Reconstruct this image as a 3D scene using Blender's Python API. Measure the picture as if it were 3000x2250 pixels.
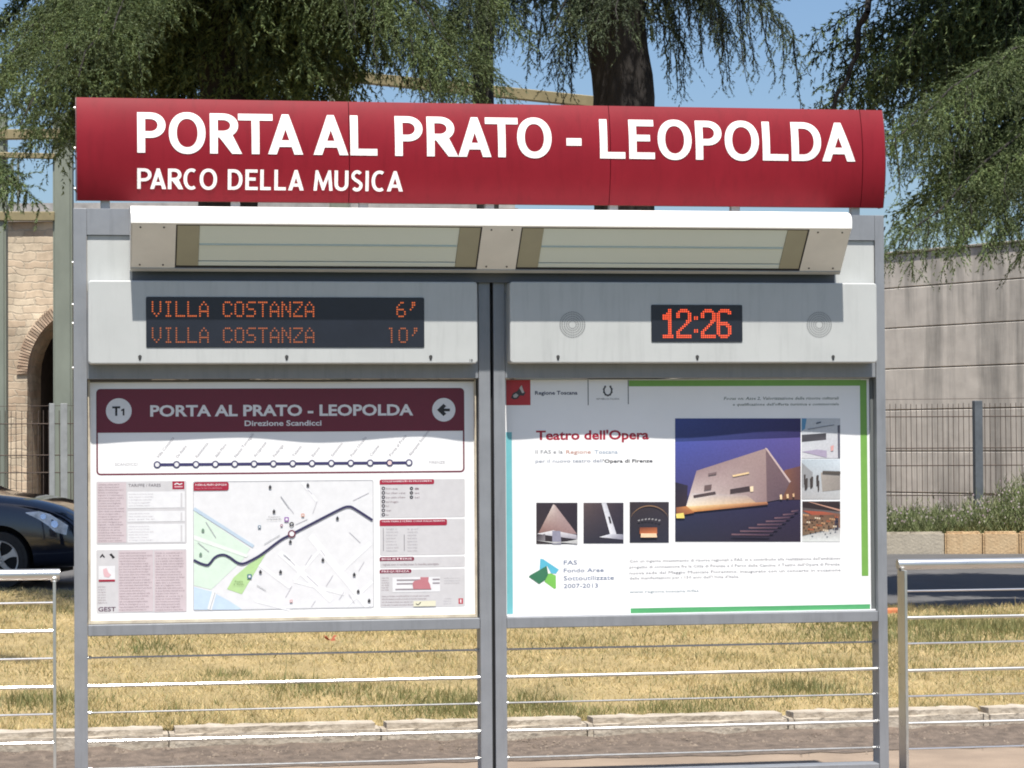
import bpy, bmesh, math, random
import numpy as np
from mathutils import Vector, Matrix

# ------------------------------------------------------------------ scene, camera, light
sc = bpy.context.scene
for o in list(bpy.data.objects):
    bpy.data.objects.remove(o)
COL = sc.collection
rng = np.random.default_rng(7)
random.seed(7)

YAW, PITCH, ROLL = math.atan(7500 / 43860.0), math.radians(1.31), -0.0065
FOC = 7500.0                                  # focal length for a picture 3000 wide
_r0 = np.array([math.cos(YAW), -math.sin(YAW), 0.0])
FWD = np.array([math.sin(YAW) * math.cos(PITCH), math.cos(YAW) * math.cos(PITCH), math.sin(PITCH)])
_u0 = np.cross(_r0, FWD)
RIGHT = math.cos(ROLL) * _r0 + math.sin(ROLL) * _u0
UP = math.cos(ROLL) * _u0 - math.sin(ROLL) * _r0
EYE = np.array([0, 0, 1.6]) - 11.25 * np.array([math.sin(YAW), math.cos(YAW), 0])

cam_d = bpy.data.cameras.new('camera')
cam = bpy.data.objects.new('camera', cam_d)
COL.objects.link(cam)
sc.camera = cam
cam_d.sensor_width = 36.0
cam_d.lens = 36.0 * FOC / 3000.0
cam_d.clip_start, cam_d.clip_end = 0.1, 3000
cam.matrix_world = Matrix(((RIGHT[0], UP[0], -FWD[0], EYE[0]), (RIGHT[1], UP[1], -FWD[1], EYE[1]),
                           (RIGHT[2], UP[2], -FWD[2], EYE[2]), (0, 0, 0, 1)))

SUN_EL = math.radians(67)
SUN_AZ = math.radians(183)                    # the sun stands behind the camera
w = bpy.data.worlds.new('World')
sc.world = w
w.use_nodes = True
nt = w.node_tree
nt.nodes.clear()
sky = nt.nodes.new('ShaderNodeTexSky')
sky.sky_type = 'NISHITA'
sky.sun_disc = False
sky.sun_elevation = SUN_EL
sky.sun_rotation = SUN_AZ
sky.altitude = 50
sky.air_density = 1.0
sky.dust_density = 1.6
sky.ozone_density = 6.0
bg = nt.nodes.new('ShaderNodeBackground')
bg.inputs['Strength'].default_value = 0.082
wo = nt.nodes.new('ShaderNodeOutputWorld')
nt.links.new(sky.outputs[0], bg.inputs[0])
nt.links.new(bg.outputs[0], wo.inputs[0])

sun_d = bpy.data.lights.new('sun', 'SUN')
sun_d.energy = 4.8
sun_d.angle = math.radians(0.5)
sun_d.color = (1.0, 0.955, 0.88)
sun = bpy.data.objects.new('sun', sun_d)
COL.objects.link(sun)
sun_dir = Vector((math.sin(SUN_AZ) * math.cos(SUN_EL), math.cos(SUN_AZ) * math.cos(SUN_EL), math.sin(SUN_EL)))
sun.rotation_euler = sun_dir.to_track_quat('Z', 'Y').to_euler()
sun.location = (0, -20, 40)

vs = sc.view_settings
vs.view_transform = 'Standard'
vs.look = 'None'
vs.gamma = 1.0
vs.use_curve_mapping = False
vs.exposure = 0.76
sc.cycles.filter_width = 1.9
sc.render.resolution_x, sc.render.resolution_y = 1024, 768

# ------------------------------------------------------------------ helpers
def ray(px, py):
    return FWD + RIGHT * (px - 1500) / FOC + UP * (1125 - py) / FOC
def at(px, py, Y=0.0):                        # photo pixel -> point on the vertical plane y = Y
    r = ray(px, py)
    return EYE + r * ((Y - EYE[1]) / r[1])
def atd(px, py, d):                           # photo pixel -> point d metres in front of the camera
    return EYE + d * ray(px, py)
def atz(px, py, z):
    r = ray(px, py)
    return EYE + r * ((z - EYE[2]) / r[2])

def lin(r, g, b):
    f = lambda c: (c / 255 / 12.92) if c <= 10 else ((c / 255 + 0.055) / 1.055) ** 2.4
    return (f(r), f(g), f(b), 1.0)

MATS = {}
def mat(name, col, rough=0.6, metal=0.0, var=0.0, vscale=6.0, bump=0.0, bscale=60.0, col2=None, stretch=(1, 1, 1), spec=0.5, coat=0.0, detail=6, dirt=0.0):
    """principled material with procedural colour variation and fine relief"""
    if name in MATS:
        return MATS[name]
    m = bpy.data.materials.new(name)
    m.use_nodes = True
    t = m.node_tree
    b = t.nodes['Principled BSDF']
    b.inputs['Roughness'].default_value = rough
    b.inputs['Metallic'].default_value = metal
    b.inputs['Specular IOR Level'].default_value = spec
    b.inputs['Coat Weight'].default_value = coat
    c = col if len(col) == 4 else (*col, 1)
    b.inputs['Base Color'].default_value = c
    tc = t.nodes.new('ShaderNodeTexCoord')
    mp = t.nodes.new('ShaderNodeMapping')
    mp.inputs['Scale'].default_value = stretch
    t.links.new(tc.outputs['Object'], mp.inputs[0])
    if var > 0 or col2:
        n = t.nodes.new('ShaderNodeTexNoise')
        n.inputs['Scale'].default_value = vscale
        n.inputs['Detail'].default_value = detail
        n.inputs['Roughness'].default_value = 0.62
        t.links.new(mp.outputs[0], n.inputs['Vector'])
        rp = t.nodes.new('ShaderNodeValToRGB')
        rp.color_ramp.elements[0].position = 0.33
        rp.color_ramp.elements[1].position = 0.67
        if col2:
            c2 = col2 if len(col2) == 4 else (*col2, 1)
            rp.color_ramp.elements[0].color = c2
            rp.color_ramp.elements[1].color = c
        else:
            rp.color_ramp.elements[0].color = (c[0] * (1 - var), c[1] * (1 - var), c[2] * (1 - var), 1)
            rp.color_ramp.elements[1].color = (min(1, c[0] * (1 + var)), min(1, c[1] * (1 + var)), min(1, c[2] * (1 + var)), 1)
        t.links.new(n.outputs['Fac'], rp.inputs[0])
        t.links.new(rp.outputs[0], b.inputs['Base Color'])
        r2 = t.nodes.new('ShaderNodeMapRange')
        r2.inputs['To Min'].default_value = max(0.03, rough - 0.08)
        r2.inputs['To Max'].default_value = min(1, rough + 0.08)
        t.links.new(n.outputs['Fac'], r2.inputs[0])
        t.links.new(r2.outputs[0], b.inputs['Roughness'])
    if bump > 0:
        n2 = t.nodes.new('ShaderNodeTexNoise')
        n2.inputs['Scale'].default_value = bscale
        n2.inputs['Detail'].default_value = 5
        t.links.new(mp.outputs[0], n2.inputs['Vector'])
        bp = t.nodes.new('ShaderNodeBump')
        bp.inputs['Strength'].default_value = bump
        bp.inputs['Distance'].default_value = 0.02
        t.links.new(n2.outputs['Fac'], bp.inputs['Height'])
        t.links.new(bp.outputs[0], b.inputs['Normal'])
    if dirt > 0:
        src = b.inputs['Base Color'].links[0].from_socket if b.inputs['Base Color'].links else None
        m3 = t.nodes.new('ShaderNodeMapping')
        m3.inputs['Scale'].default_value = (16, 16, 1.3)
        t.links.new(tc.outputs['Object'], m3.inputs[0])
        n3 = t.nodes.new('ShaderNodeTexNoise')
        n3.inputs['Scale'].default_value = 1.6
        n3.inputs['Detail'].default_value = 7
        n3.inputs['Roughness'].default_value = 0.7
        t.links.new(m3.outputs[0], n3.inputs['Vector'])
        r3 = t.nodes.new('ShaderNodeMapRange')
        r3.inputs['From Min'].default_value = 0.5
        r3.inputs['From Max'].default_value = 0.78
        r3.inputs['To Min'].default_value = 1.0
        r3.inputs['To Max'].default_value = 1.0 - dirt
        t.links.new(n3.outputs['Fac'], r3.inputs[0])
        v3 = t.nodes.new('ShaderNodeVectorMath')
        v3.operation = 'SCALE'
        if src is not None:
            t.links.new(src, v3.inputs[0])
        else:
            v3.inputs[0].default_value = c[:3]
        t.links.new(r3.outputs[0], v3.inputs['Scale'])
        t.links.new(v3.outputs[0], b.inputs['Base Color'])
    MATS[name] = m
    return m

def ink(r, g, b, rough=0.45):                 # printed colour (values as measured in sRGB)
    k = 'ink_%d_%d_%d' % (r, g, b)
    c = lin(r, g, b)
    return mat(k, (c[0] / 1.25, c[1] / 1.25, c[2] / 1.25), rough, var=0.04, vscale=25)

def glow(name, col, strength):
    if name in MATS:
        return MATS[name]
    m = bpy.data.materials.new(name)
    m.use_nodes = True
    b = m.node_tree.nodes['Principled BSDF']
    b.inputs['Base Color'].default_value = (0.05, 0.02, 0.01, 1)
    b.inputs['Emission Color'].default_value = (*col, 1)
    b.inputs['Emission Strength'].default_value = strength
    MATS[name] = m
    return m

def link(o, parent=None):
    COL.objects.link(o)
    if parent is not None:
        o.parent = parent
    return o

def mobj(name, me, m=None, parent=None, smooth=False):
    o = bpy.data.objects.new(name, me)
    if m is not None:
        me.materials.clear()
        me.materials.append(m)
    if smooth:
        me.polygons.foreach_set('use_smooth', [True] * len(me.polygons))
    return link(o, parent)

def thing(name, label, cat, loc=(0, 0, 0), group=None):
    o = bpy.data.objects.new(name, None)
    o.empty_display_size = 0.1
    o.location = loc
    o['label'] = label
    o['category'] = cat
    if group:
        o['group'] = group
    return link(o)

def setp(o, parent):                          # parent a part built in world coordinates
    o.parent = parent
    o.matrix_parent_inverse = Matrix.Translation(-Vector(parent.location))
    return o

def tag(o, label, cat, group=None):
    o['label'] = label
    o['category'] = cat
    if group:
        o['group'] = group
    return o

class MB:
    """collects simple shapes and links them as one mesh"""
    def __init__(self):
        self.bm = bmesh.new()
    def box(self, x0, x1, y0, y1, z0, z1, bev=0.0, seg=2):
        r = bmesh.ops.create_cube(self.bm, size=1.0)
        for v in r['verts']:
            v.co = Vector((x0 + (v.co.x + .5) * (x1 - x0), y0 + (v.co.y + .5) * (y1 - y0), z0 + (v.co.z + .5) * (z1 - z0)))
        if bev > 0:
            es = list({e for v in r['verts'] for e in v.link_edges})
            bmesh.ops.bevel(self.bm, geom=es, offset=bev, segments=seg, affect='EDGES', profile=0.5)
        return self
    def tube(self, a, b, r, n=10, r2=None):
        a, b = Vector(a), Vector(b)
        d = b - a
        g = bmesh.ops.create_cone(self.bm, cap_ends=True, segments=n, radius1=r, radius2=r if r2 is None else r2, depth=d.length)
        M = Matrix.Translation((a + b) / 2) @ d.to_track_quat('Z', 'Y').to_matrix().to_4x4()
        bmesh.ops.transform(self.bm, matrix=M, verts=g['verts'])
        return self
    def prism(self, pts, axis, a, b):
        """polygon pts (2d) extruded along an axis from a to b"""
        def P(p, t):
            return (t, p[0], p[1]) if axis == 'x' else ((p[0], t, p[1]) if axis == 'y' else (p[0], p[1], t))
        v0 = [self.bm.verts.new(P(p, a)) for p in pts]
        v1 = [self.bm.verts.new(P(p, b)) for p in pts]
        n = len(pts)
        self.bm.faces.new(v0)
        self.bm.faces.new(list(reversed(v1)))
        for i in range(n):
            self.bm.faces.new((v0[i], v1[i], v1[(i + 1) % n], v0[(i + 1) % n])[::-1])
        return self
    def poly(self, pts):
        self.bm.faces.new([self.bm.verts.new(p) for p in pts])
        return self
    def build(self, name, m, parent=None, smooth=False, angle=None):
        bmesh.ops.recalc_face_normals(self.bm, faces=self.bm.faces)
        me = bpy.data.meshes.new(name)
        self.bm.to_mesh(me)
        self.bm.free()
        o = mobj(name, me, m)
        if smooth:
            me.polygons.foreach_set('use_smooth', [True] * len(me.polygons))
            try:
                me.set_sharp_from_angle(angle=math.radians(angle or 35))
            except Exception:
                pass
        if parent is not None:
            setp(o, parent)
        return o

def tri_mesh(name, V, m, parent=None, nper=3, attr=None):
    """V: (n, nper, 3) separate polygons"""
    V = np.asarray(V, np.float32)
    n = V.shape[0]
    me = bpy.data.meshes.new(name)
    me.vertices.add(n * nper)
    me.vertices.foreach_set('co', V.reshape(-1))
    me.loops.add(n * nper)
    me.loops.foreach_set('vertex_index', np.arange(n * nper, dtype=np.int32))
    me.polygons.add(n)
    me.polygons.foreach_set('loop_start', np.arange(0, n * nper, nper, dtype=np.int32))
    me.polygons.foreach_set('loop_total', np.full(n, nper, np.int32))
    me.update(calc_edges=True)
    o = mobj(name, me, m)
    if parent is not None:
        setp(o, parent)
    return o

# ------------------------------------------------------------------ materials of the stand
M_FRAME = mat('grey_frame_paint', (0.235, 0.245, 0.262), 0.42, 0.15, var=0.06, vscale=9, bump=0.04, bscale=180, dirt=0.22)
M_WHITE = mat('light_grey_casing', (0.45, 0.46, 0.45), 0.5, dirt=0.14, var=0.035, vscale=5, bump=0.02, bscale=300)
M_LAMPTOP = mat('white_lamp_paint', (0.80, 0.79, 0.76), 0.4, var=0.03, vscale=6)
M_LAMPUND = mat('lamp_underside_paint', (0.76, 0.74, 0.70), 0.5, var=0.05, vscale=8)
M_OLIVE = mat('lamp_window_end', (0.36, 0.345, 0.25), 0.5, var=0.05)
M_DIFF = mat('lamp_diffuser', (0.68, 0.76, 0.72), 0.35)
M_RIB = mat('lamp_diffuser_rib', (0.52, 0.60, 0.57), 0.35)
M_RED = mat('red_sign_paint', (0.205, 0.0090, 0.0175), 0.5, spec=0.18, dirt=0.20, var=0.07, vscale=4, bump=0.012, bscale=250)
M_LETTER = mat('white_letter', (0.86, 0.84, 0.80), 0.45, var=0.03)
M_STEEL = mat('brushed_steel', (0.62, 0.62, 0.61), 0.30, 0.85, var=0.08, vscale=14, stretch=(0.3, 1, 1))
M_STEELD = mat('dull_steel', (0.40, 0.40, 0.39), 0.42, 0.6, var=0.12, vscale=14)
M_DARK = mat('dark_gap', (0.02, 0.02, 0.022), 0.6)
M_SCREEN = mat('dark_screen_glass', (0.016, 0.019, 0.028), 0.22, var=0.1, vscale=9, spec=0.4)
M_BACK = mat('back_board', (0.32, 0.33, 0.34), 0.6, var=0.05)
# ------------------------------------------------------------------ ground, kerb, road, verge
def plane(name, pts, z, m, kind='structure', nx=1):
    me = bpy.data.meshes.new(name)
    me.from_pydata([(p[0], p[1], z if len(p) < 3 else p[2]) for p in pts], [], [list(range(len(pts)))])
    o = mobj(name, me, m)
    if kind:
        o['kind'] = kind
    return o

RA = math.radians(15.4)
RU = np.array([math.cos(RA), -math.sin(RA)])   # along the road
RN = np.array([math.sin(RA), math.cos(RA)])    # across it, away from the platform
R0 = np.array([-2.33, 16.2])                   # a point of its near edge
def rd(u, v, z=None):
    p = R0 + RU * u + RN * v
    return (p[0], p[1]) if z is None else (p[0], p[1], z)

M_EARTH = mat('earth', (0.17, 0.14, 0.10), 0.95, var=0.25, vscale=0.6, bump=0.4, bscale=8)
M_PAVE = mat('worn_asphalt_pavement', (0.25, 0.190, 0.140), 0.9, var=0.16, vscale=2.2, bump=0.35, bscale=90, detail=10)
M_ROAD = mat('asphalt_road', (0.085, 0.083, 0.082), 0.85, var=0.18, vscale=1.6, bump=0.3, bscale=60, detail=10)
M_VERGE = mat('dry_turf_soil', (0.36, 0.27, 0.13), 0.95, col2=(0.21, 0.165, 0.075), vscale=1.8, bump=0.8, bscale=30)
M_KERB = mat('pale_kerb_stone', (0.45, 0.40, 0.33), 0.9, col2=(0.30, 0.255, 0.20), vscale=9, bump=0.5, bscale=35)
M_DIRT = mat('gutter_dirt', (0.13, 0.10, 0.078), 0.95, var=0.35, vscale=14, bump=0.9, bscale=60)
M_KGREY = mat('grey_kerb_stone', (0.36, 0.32, 0.255), 0.85, var=0.08, vscale=3, bump=0.4, bscale=30)
M_KTAN = mat('tan_kerb_stone', (0.50, 0.37, 0.22), 0.85, col2=(0.42, 0.28, 0.15), vscale=2.5, bump=0.5, bscale=30)

plane('ground', [(-1500, -1500), (1500, -1500), (1500, 1500), (-1500, 1500)], -0.02, M_EARTH)
plane('platform_pavement', [(-14, -2.4), (16, -2.4), (16, 2.2), (-14, 2.2)], 0.0, M_PAVE)
plane('unseen_track_bed', [(-200, -40), (200, -40), (200, -2.42), (-200, -2.42)], -0.012, mat('low_bounce_track', (0.055, 0.068, 0.028), 0.95, var=0.35, vscale=6))  # unseen ground, dark green tone picked to cut bounce light on the stand
plane('road', [rd(-120, -0.3), rd(-2, -0.3), rd(4, -6.5), rd(120, -6.5), rd(120, 10.05), rd(-120, 10.05)], 0.004, M_ROAD)
# painted edge line along the near side of the road
plane('road_edge_line', [rd(-60, 0.55), rd(3, 0.55), rd(3, 0.67), rd(-60, 0.67)], 0.008, mat('road_paint', (0.62, 0.60, 0.56), 0.8, var=0.15, vscale=6))

# dirt that has gathered against the near kerb
def dirt_strip():
    V, Fc = [], []
    xs = np.linspace(-14, 16, 260)
    prof = [(-0.62, 0.0), (-0.42, 0.004), (-0.25, 0.012), (-0.12, 0.026), (0.0, 0.045)]
    for i, x in enumerate(xs):
        j = rng.normal(0, 0.03)
        for k, (dy, z) in enumerate(prof):
            V.append((x, 2.235 + dy * (1 + j * (1 if k < 3 else 0)) + (rng.normal(0, .015) if k < 4 else 0), 0.003 + z * (1 + rng.normal(0, .15))))
    n = len(prof)
    for i in range(len(xs) - 1):
        for k in range(n - 1):
            a = i * n + k
            Fc.append((a, a + n, a + n + 1, a + 1))
    me = bpy.data.meshes.new('gutter_dirt')
    me.from_pydata(V, [], Fc)
    o = mobj('gutter_dirt', me, M_DIRT)
    o['kind'] = 'stuff'
    o['label'] = 'dark strip of dirt and litter along the kerb foot'
    return o
dirt_strip()
def grit():
    n = 3200
    x = rng.uniform(-4, 7, n)
    y = 2.22 - np.abs(rng.normal(0, .22, n))
    s = rng.uniform(.003, .012, n) * (1 + (rng.uniform(0, 1, n) < .04) * 1.2)
    z = .006 + .035 * np.clip((y - 1.9) / .33, 0, 1)
    V = np.zeros((n, 4, 3, 3))
    a = rng.uniform(0, 6.28, n)
    base = [np.stack([x + s * np.cos(a + k * 2.1), y + s * np.sin(a + k * 2.1), z], 1) for k in range(3)]
    top = np.stack([x, y, z + s * rng.uniform(.6, 1.2, n)], 1)
    for k in range(3):
        V[:, k, 0], V[:, k, 1], V[:, k, 2] = base[k], base[(k + 1) % 3], top
    V[:, 3, 0], V[:, 3, 1], V[:, 3, 2] = base[2], base[1], base[0]
    o = tri_mesh('grit', V.reshape(-1, 3, 3), mat('grit_stone', (.26, .21, .165), .9, col2=(.12, .09, .07), vscale=9))
    o['kind'] = 'stuff'
    o['label'] = 'small stones and crumbs scattered at the kerb foot'
grit()

def kerb_line(name, stones, m_by, base=None):
    root = bpy.data.objects.new(name, None)
    root['kind'] = 'structure'
    link(root)
    cache = {}
    for i, (a, b, y0, y1, z0, z1, key, frame) in enumerate(stones):
        L = b - a
        kk = (round(L, 3), key)
        if kk not in cache:
            bm = bmesh.new()
            bmesh.ops.create_cube(bm, size=1)
            for v in bm.verts:
                v.co = Vector((v.co.x * L, v.co.y * (y1 - y0), v.co.z * (z1 - z0)))
            bmesh.ops.subdivide_edges(bm, edges=[e for e in bm.edges if abs(e.verts[0].co.x - e.verts[1].co.x) > L * .5], cuts=5)
            bmesh.ops.bevel(bm, geom=[e for e in bm.edges], offset=0.028, segments=2, affect='EDGES')
            for v in bm.verts:
                v.co += Vector((0, rng.normal(0, .002), rng.normal(0, .002)))
            me = bpy.data.meshes.new('kerb_stone')
            bm.to_mesh(me)
            bm.free()
            me.materials.append(m_by[key])
            cache[kk] = me
        o = bpy.data.objects.new('kerb_stone', cache[kk])
        c = frame((a + b) / 2, (y0 + y1) / 2)
        o.location = (c[0], c[1] + rng.normal(0, .002), (z0 + z1) / 2 + rng.normal(0, .0015))
        o.rotation_euler = (0, 0, (-RA if frame is not WF else 0) + rng.normal(0, .001))
        link(o, root)
    return root
WF = lambda x, y: (x, y)
st = []
for i in range(26):
    x = -13.5 + i * 1.10
    x += -0.02
    st.append((x + 0.003, x + 1.097, 2.235, 2.45, -0.1, 0.135, 'p', WF))
kerb_line('kerb', st, {'p': M_KERB})
RF = lambda u, v: rd(u, v)
def u_of(px, py, z):
    p = atz(px, py, z)[:2] - R0
    return float(p @ RU)
uf = [u_of(2770, 1625, 0), u_of(2882, 1625, 0), u_of(2990, 1625, 0)]
st = []
FK = 10.06
x = uf[0]
for i in range(16):
    st.append((x - 1.0 * (i + 1) + .006, x - 1.0 * i - .006, FK, FK + .34, -.1, .31, 'g', RF))
st.append((uf[0] + .006, uf[1] - .006, FK, FK + .34, -.1, .31, 't', RF))
st.append((uf[1] + .006, uf[2] - .006, FK, FK + .34, -.1, .31, 't', RF))
for i in range(10):
    st.append((uf[2] + 1.0 * i + .006, uf[2] + 1.0 * (i + 1) - .006, FK, FK + .34, -.1, .31, 'g' if i % 3 else 't', RF))
kerb_line('far_kerb', st, {'g': M_KGREY, 't': M_KTAN})

# grass verge between the kerb and the road
def verge_z(x, y):
    return 0.10 + 0.020 * np.sin(x * 1.3 + .5) * np.cos(y * .9) + 0.012 * np.sin(x * 3.1 + y * 2.2)
def verge_far(x):
    return R0[1] - np.where(x < -2.33, .2756, .565) * (x - R0[0])
def verge():
    V, Fc = [], []
    nx, ny = 120, 60
    for i in range(nx):
        x = -13.5 + 31.5 * i / (nx - 1)
        yfar = float(verge_far(np.array(x)))
        for j in range(ny):
            t = j / (ny - 1)
            y = 2.44 + (yfar - 2.44) * t
            z = float(verge_z(x, y)) * (1 if t < .97 else .35)
            V.append((x, y, z))
    for i in range(nx - 1):
        for j in range(ny - 1):
            a = i * ny + j
            Fc.append((a, a + ny, a + ny + 1, a + 1))
    me = bpy.data.meshes.new('grass_verge')
    me.from_pydata(V, [], Fc)
    o = mobj('grass_verge', me, M_VERGE, smooth=True)
    o['kind'] = 'structure'
verge()

def blade_mat(name, c1, c2, c3, trans=0.35, nscale=5.0, namp=0.28):
    m = bpy.data.materials.new(name)
    m.use_nodes = True
    t = m.node_tree
    b = t.nodes['Principled BSDF']
    b.inputs['Roughness'].default_value = 0.6
    b.inputs['Specular IOR Level'].default_value = 0.3
    g = t.nodes.new('ShaderNodeNewGeometry')
    rp = t.nodes.new('ShaderNodeValToRGB')
    e = rp.color_ramp.elements
    e[0].color, e[1].color = (*c1, 1), (*c3, 1)
    k = rp.color_ramp.elements.new(0.5)
    k.color = (*c2, 1)
    t.links.new(g.outputs['Random Per Island'], rp.inputs[0])
    nz = t.nodes.new('ShaderNodeTexNoise')
    nz.inputs['Scale'].default_value = nscale
    nz.inputs['Detail'].default_value = 4
    t.links.new(g.outputs['Position'], nz.inputs['Vector'])
    mr = t.nodes.new('ShaderNodeMapRange')
    mr.inputs['From Min'].default_value = .3
    mr.inputs['From Max'].default_value = .7
    mr.inputs['To Min'].default_value = 1 - namp
    mr.inputs['To Max'].default_value = 1 + namp
    t.links.new(nz.outputs['Fac'], mr.inputs[0])
    vm = t.nodes.new('ShaderNodeVectorMath')
    vm.operation = 'SCALE'
    t.links.new(rp.outputs[0], vm.inputs[0])
    t.links.new(mr.outputs[0], vm.inputs['Scale'])
    rp = vm
    t.links.new(rp.outputs[0], b.inputs['Base Color'])
    tr = t.nodes.new('ShaderNodeBsdfTranslucent')
    t.links.new(rp.outputs[0], tr.inputs[0])
    mx = t.nodes.new('ShaderNodeMixShader')
    mx.inputs[0].default_value = trans
    t.links.new(b.outputs[0], mx.inputs[1])
    t.links.new(tr.outputs[0], mx.inputs[2])
    t.links.new(mx.outputs[0], t.nodes['Material Output'].inputs[0])
    return m
M_DRY = blade_mat('dry_grass_blade', (0.48, 0.37, 0.17), (0.62, 0.50, 0.26), (0.36, 0.28, 0.125), .35, 7.0, .34)
M_GREEN = blade_mat('green_grass_blade', (0.14, 0.16, 0.06), (0.22, 0.22, 0.09), (0.30, 0.27, 0.12))

def blades(x, y, h, lean, wd):
    n = len(x)
    a = rng.uniform(0, 2 * np.pi, n)
    b = rng.uniform(0, 2 * np.pi, n)
    z = verge_z(x, y) - 0.01
    V = np.zeros((n, 3, 3))
    V[:, 0] = np.stack([x - np.cos(a) * wd / 2, y - np.sin(a) * wd / 2, z], 1)
    V[:, 1] = np.stack([x + np.cos(a) * wd / 2, y + np.sin(a) * wd / 2, z], 1)
    V[:, 2] = np.stack([x + np.cos(b) * lean, y + np.sin(b) * lean, z + h], 1)
    return V
def patch_noise(x, y):
    s = np.zeros_like(x)
    for fx, fy, p, A in ((.9, .7, 1.1, 1), (1.7, -1.2, 2.0, .8), (2.9, 2.1, .3, .6), (-4.1, 3.3, 4.0, .5), (6.3, 5.1, 2.7, .35), (9.1, -7.7, .9, .25)):
        s += A * np.sin(x * fx + y * fy + p)
    return s / 2.0
def verge_yfar(x):
    return np.maximum(2.6, verge_far(x) - .1)
N = 330000
x = rng.uniform(-4.5, 9.0, N)
# more blades near the camera
y = 2.40 + (rng.uniform(0, 1, N) ** 1.35) * (verge_yfar(x) - 2.4)
vx = (x - EYE[0]) / (y - EYE[1])
keep = (vx > -0.12) & (vx < 0.52)
x, y = x[keep], y[keep]
pn = patch_noise(x, y)
# greener patches measured in the photograph (a weed near the middle post, one at the right, cedar shade painted as greener blades)
def spot(px, py, rx, ry):
    p = atz(px, py, .12)
    return np.exp(-(((x - p[0]) / rx) ** 2 + ((y - p[1]) / ry) ** 2))
gp = np.zeros_like(x)
for s in ((1290, 2080, .28, .55), (880, 2010, .22, .5), (680, 1970, .2, .5), (2360, 2020, .26, .5), (1560, 2060, .3, .8), (2560, 1835, .7, 1.2), (2850, 1840, 1.2, 1.6), (450, 1895, .25, .5), (1290, 2030, .5, .8), (130, 2060, .35, .5), (2000, 2060, .5, .5)):
    gp += spot(*s)
g_prob = np.clip(0.16 + 0.10 * pn + 0.50 * gp, 0.03, 0.75)
gr = rng.uniform(0, 1, len(x)) < g_prob
cl = np.sin(x * 23 + 3 * np.sin(y * 9)) * np.sin(y * 17 + 2 * np.sin(x * 11)) + .6 * np.sin(x * 51 + y * 37)
h = rng.uniform(.014, .048, len(x)) * (1 + .25 * np.clip(pn, -1, 1)) * (1 + .45 * np.clip(cl, -1, 1))
tall = rng.uniform(0, 1, len(x)) < .012
h[tall] *= 2.2
sc_ = 1 + (y - 2.5) / 14
V = blades(x, y, h, rng.uniform(.0, .085, len(x)), .0055 * sc_)
o = tri_mesh('dry_grass', V[~gr], M_DRY)
o['kind'] = 'stuff'
o['label'] = 'short sun-bleached grass on the verge behind the stand'
V = blades(x[gr], y[gr], h[gr] * (1.0 + .9 * np.clip(gp[gr], 0, 1)), rng.uniform(.0, .07, gr.sum()), .008 * sc_[gr])
o = tri_mesh('green_grass', V, M_GREEN)
o['kind'] = 'stuff'
o['label'] = 'green tufts and weeds among the dry grass, partly painted cedar shade'
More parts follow.
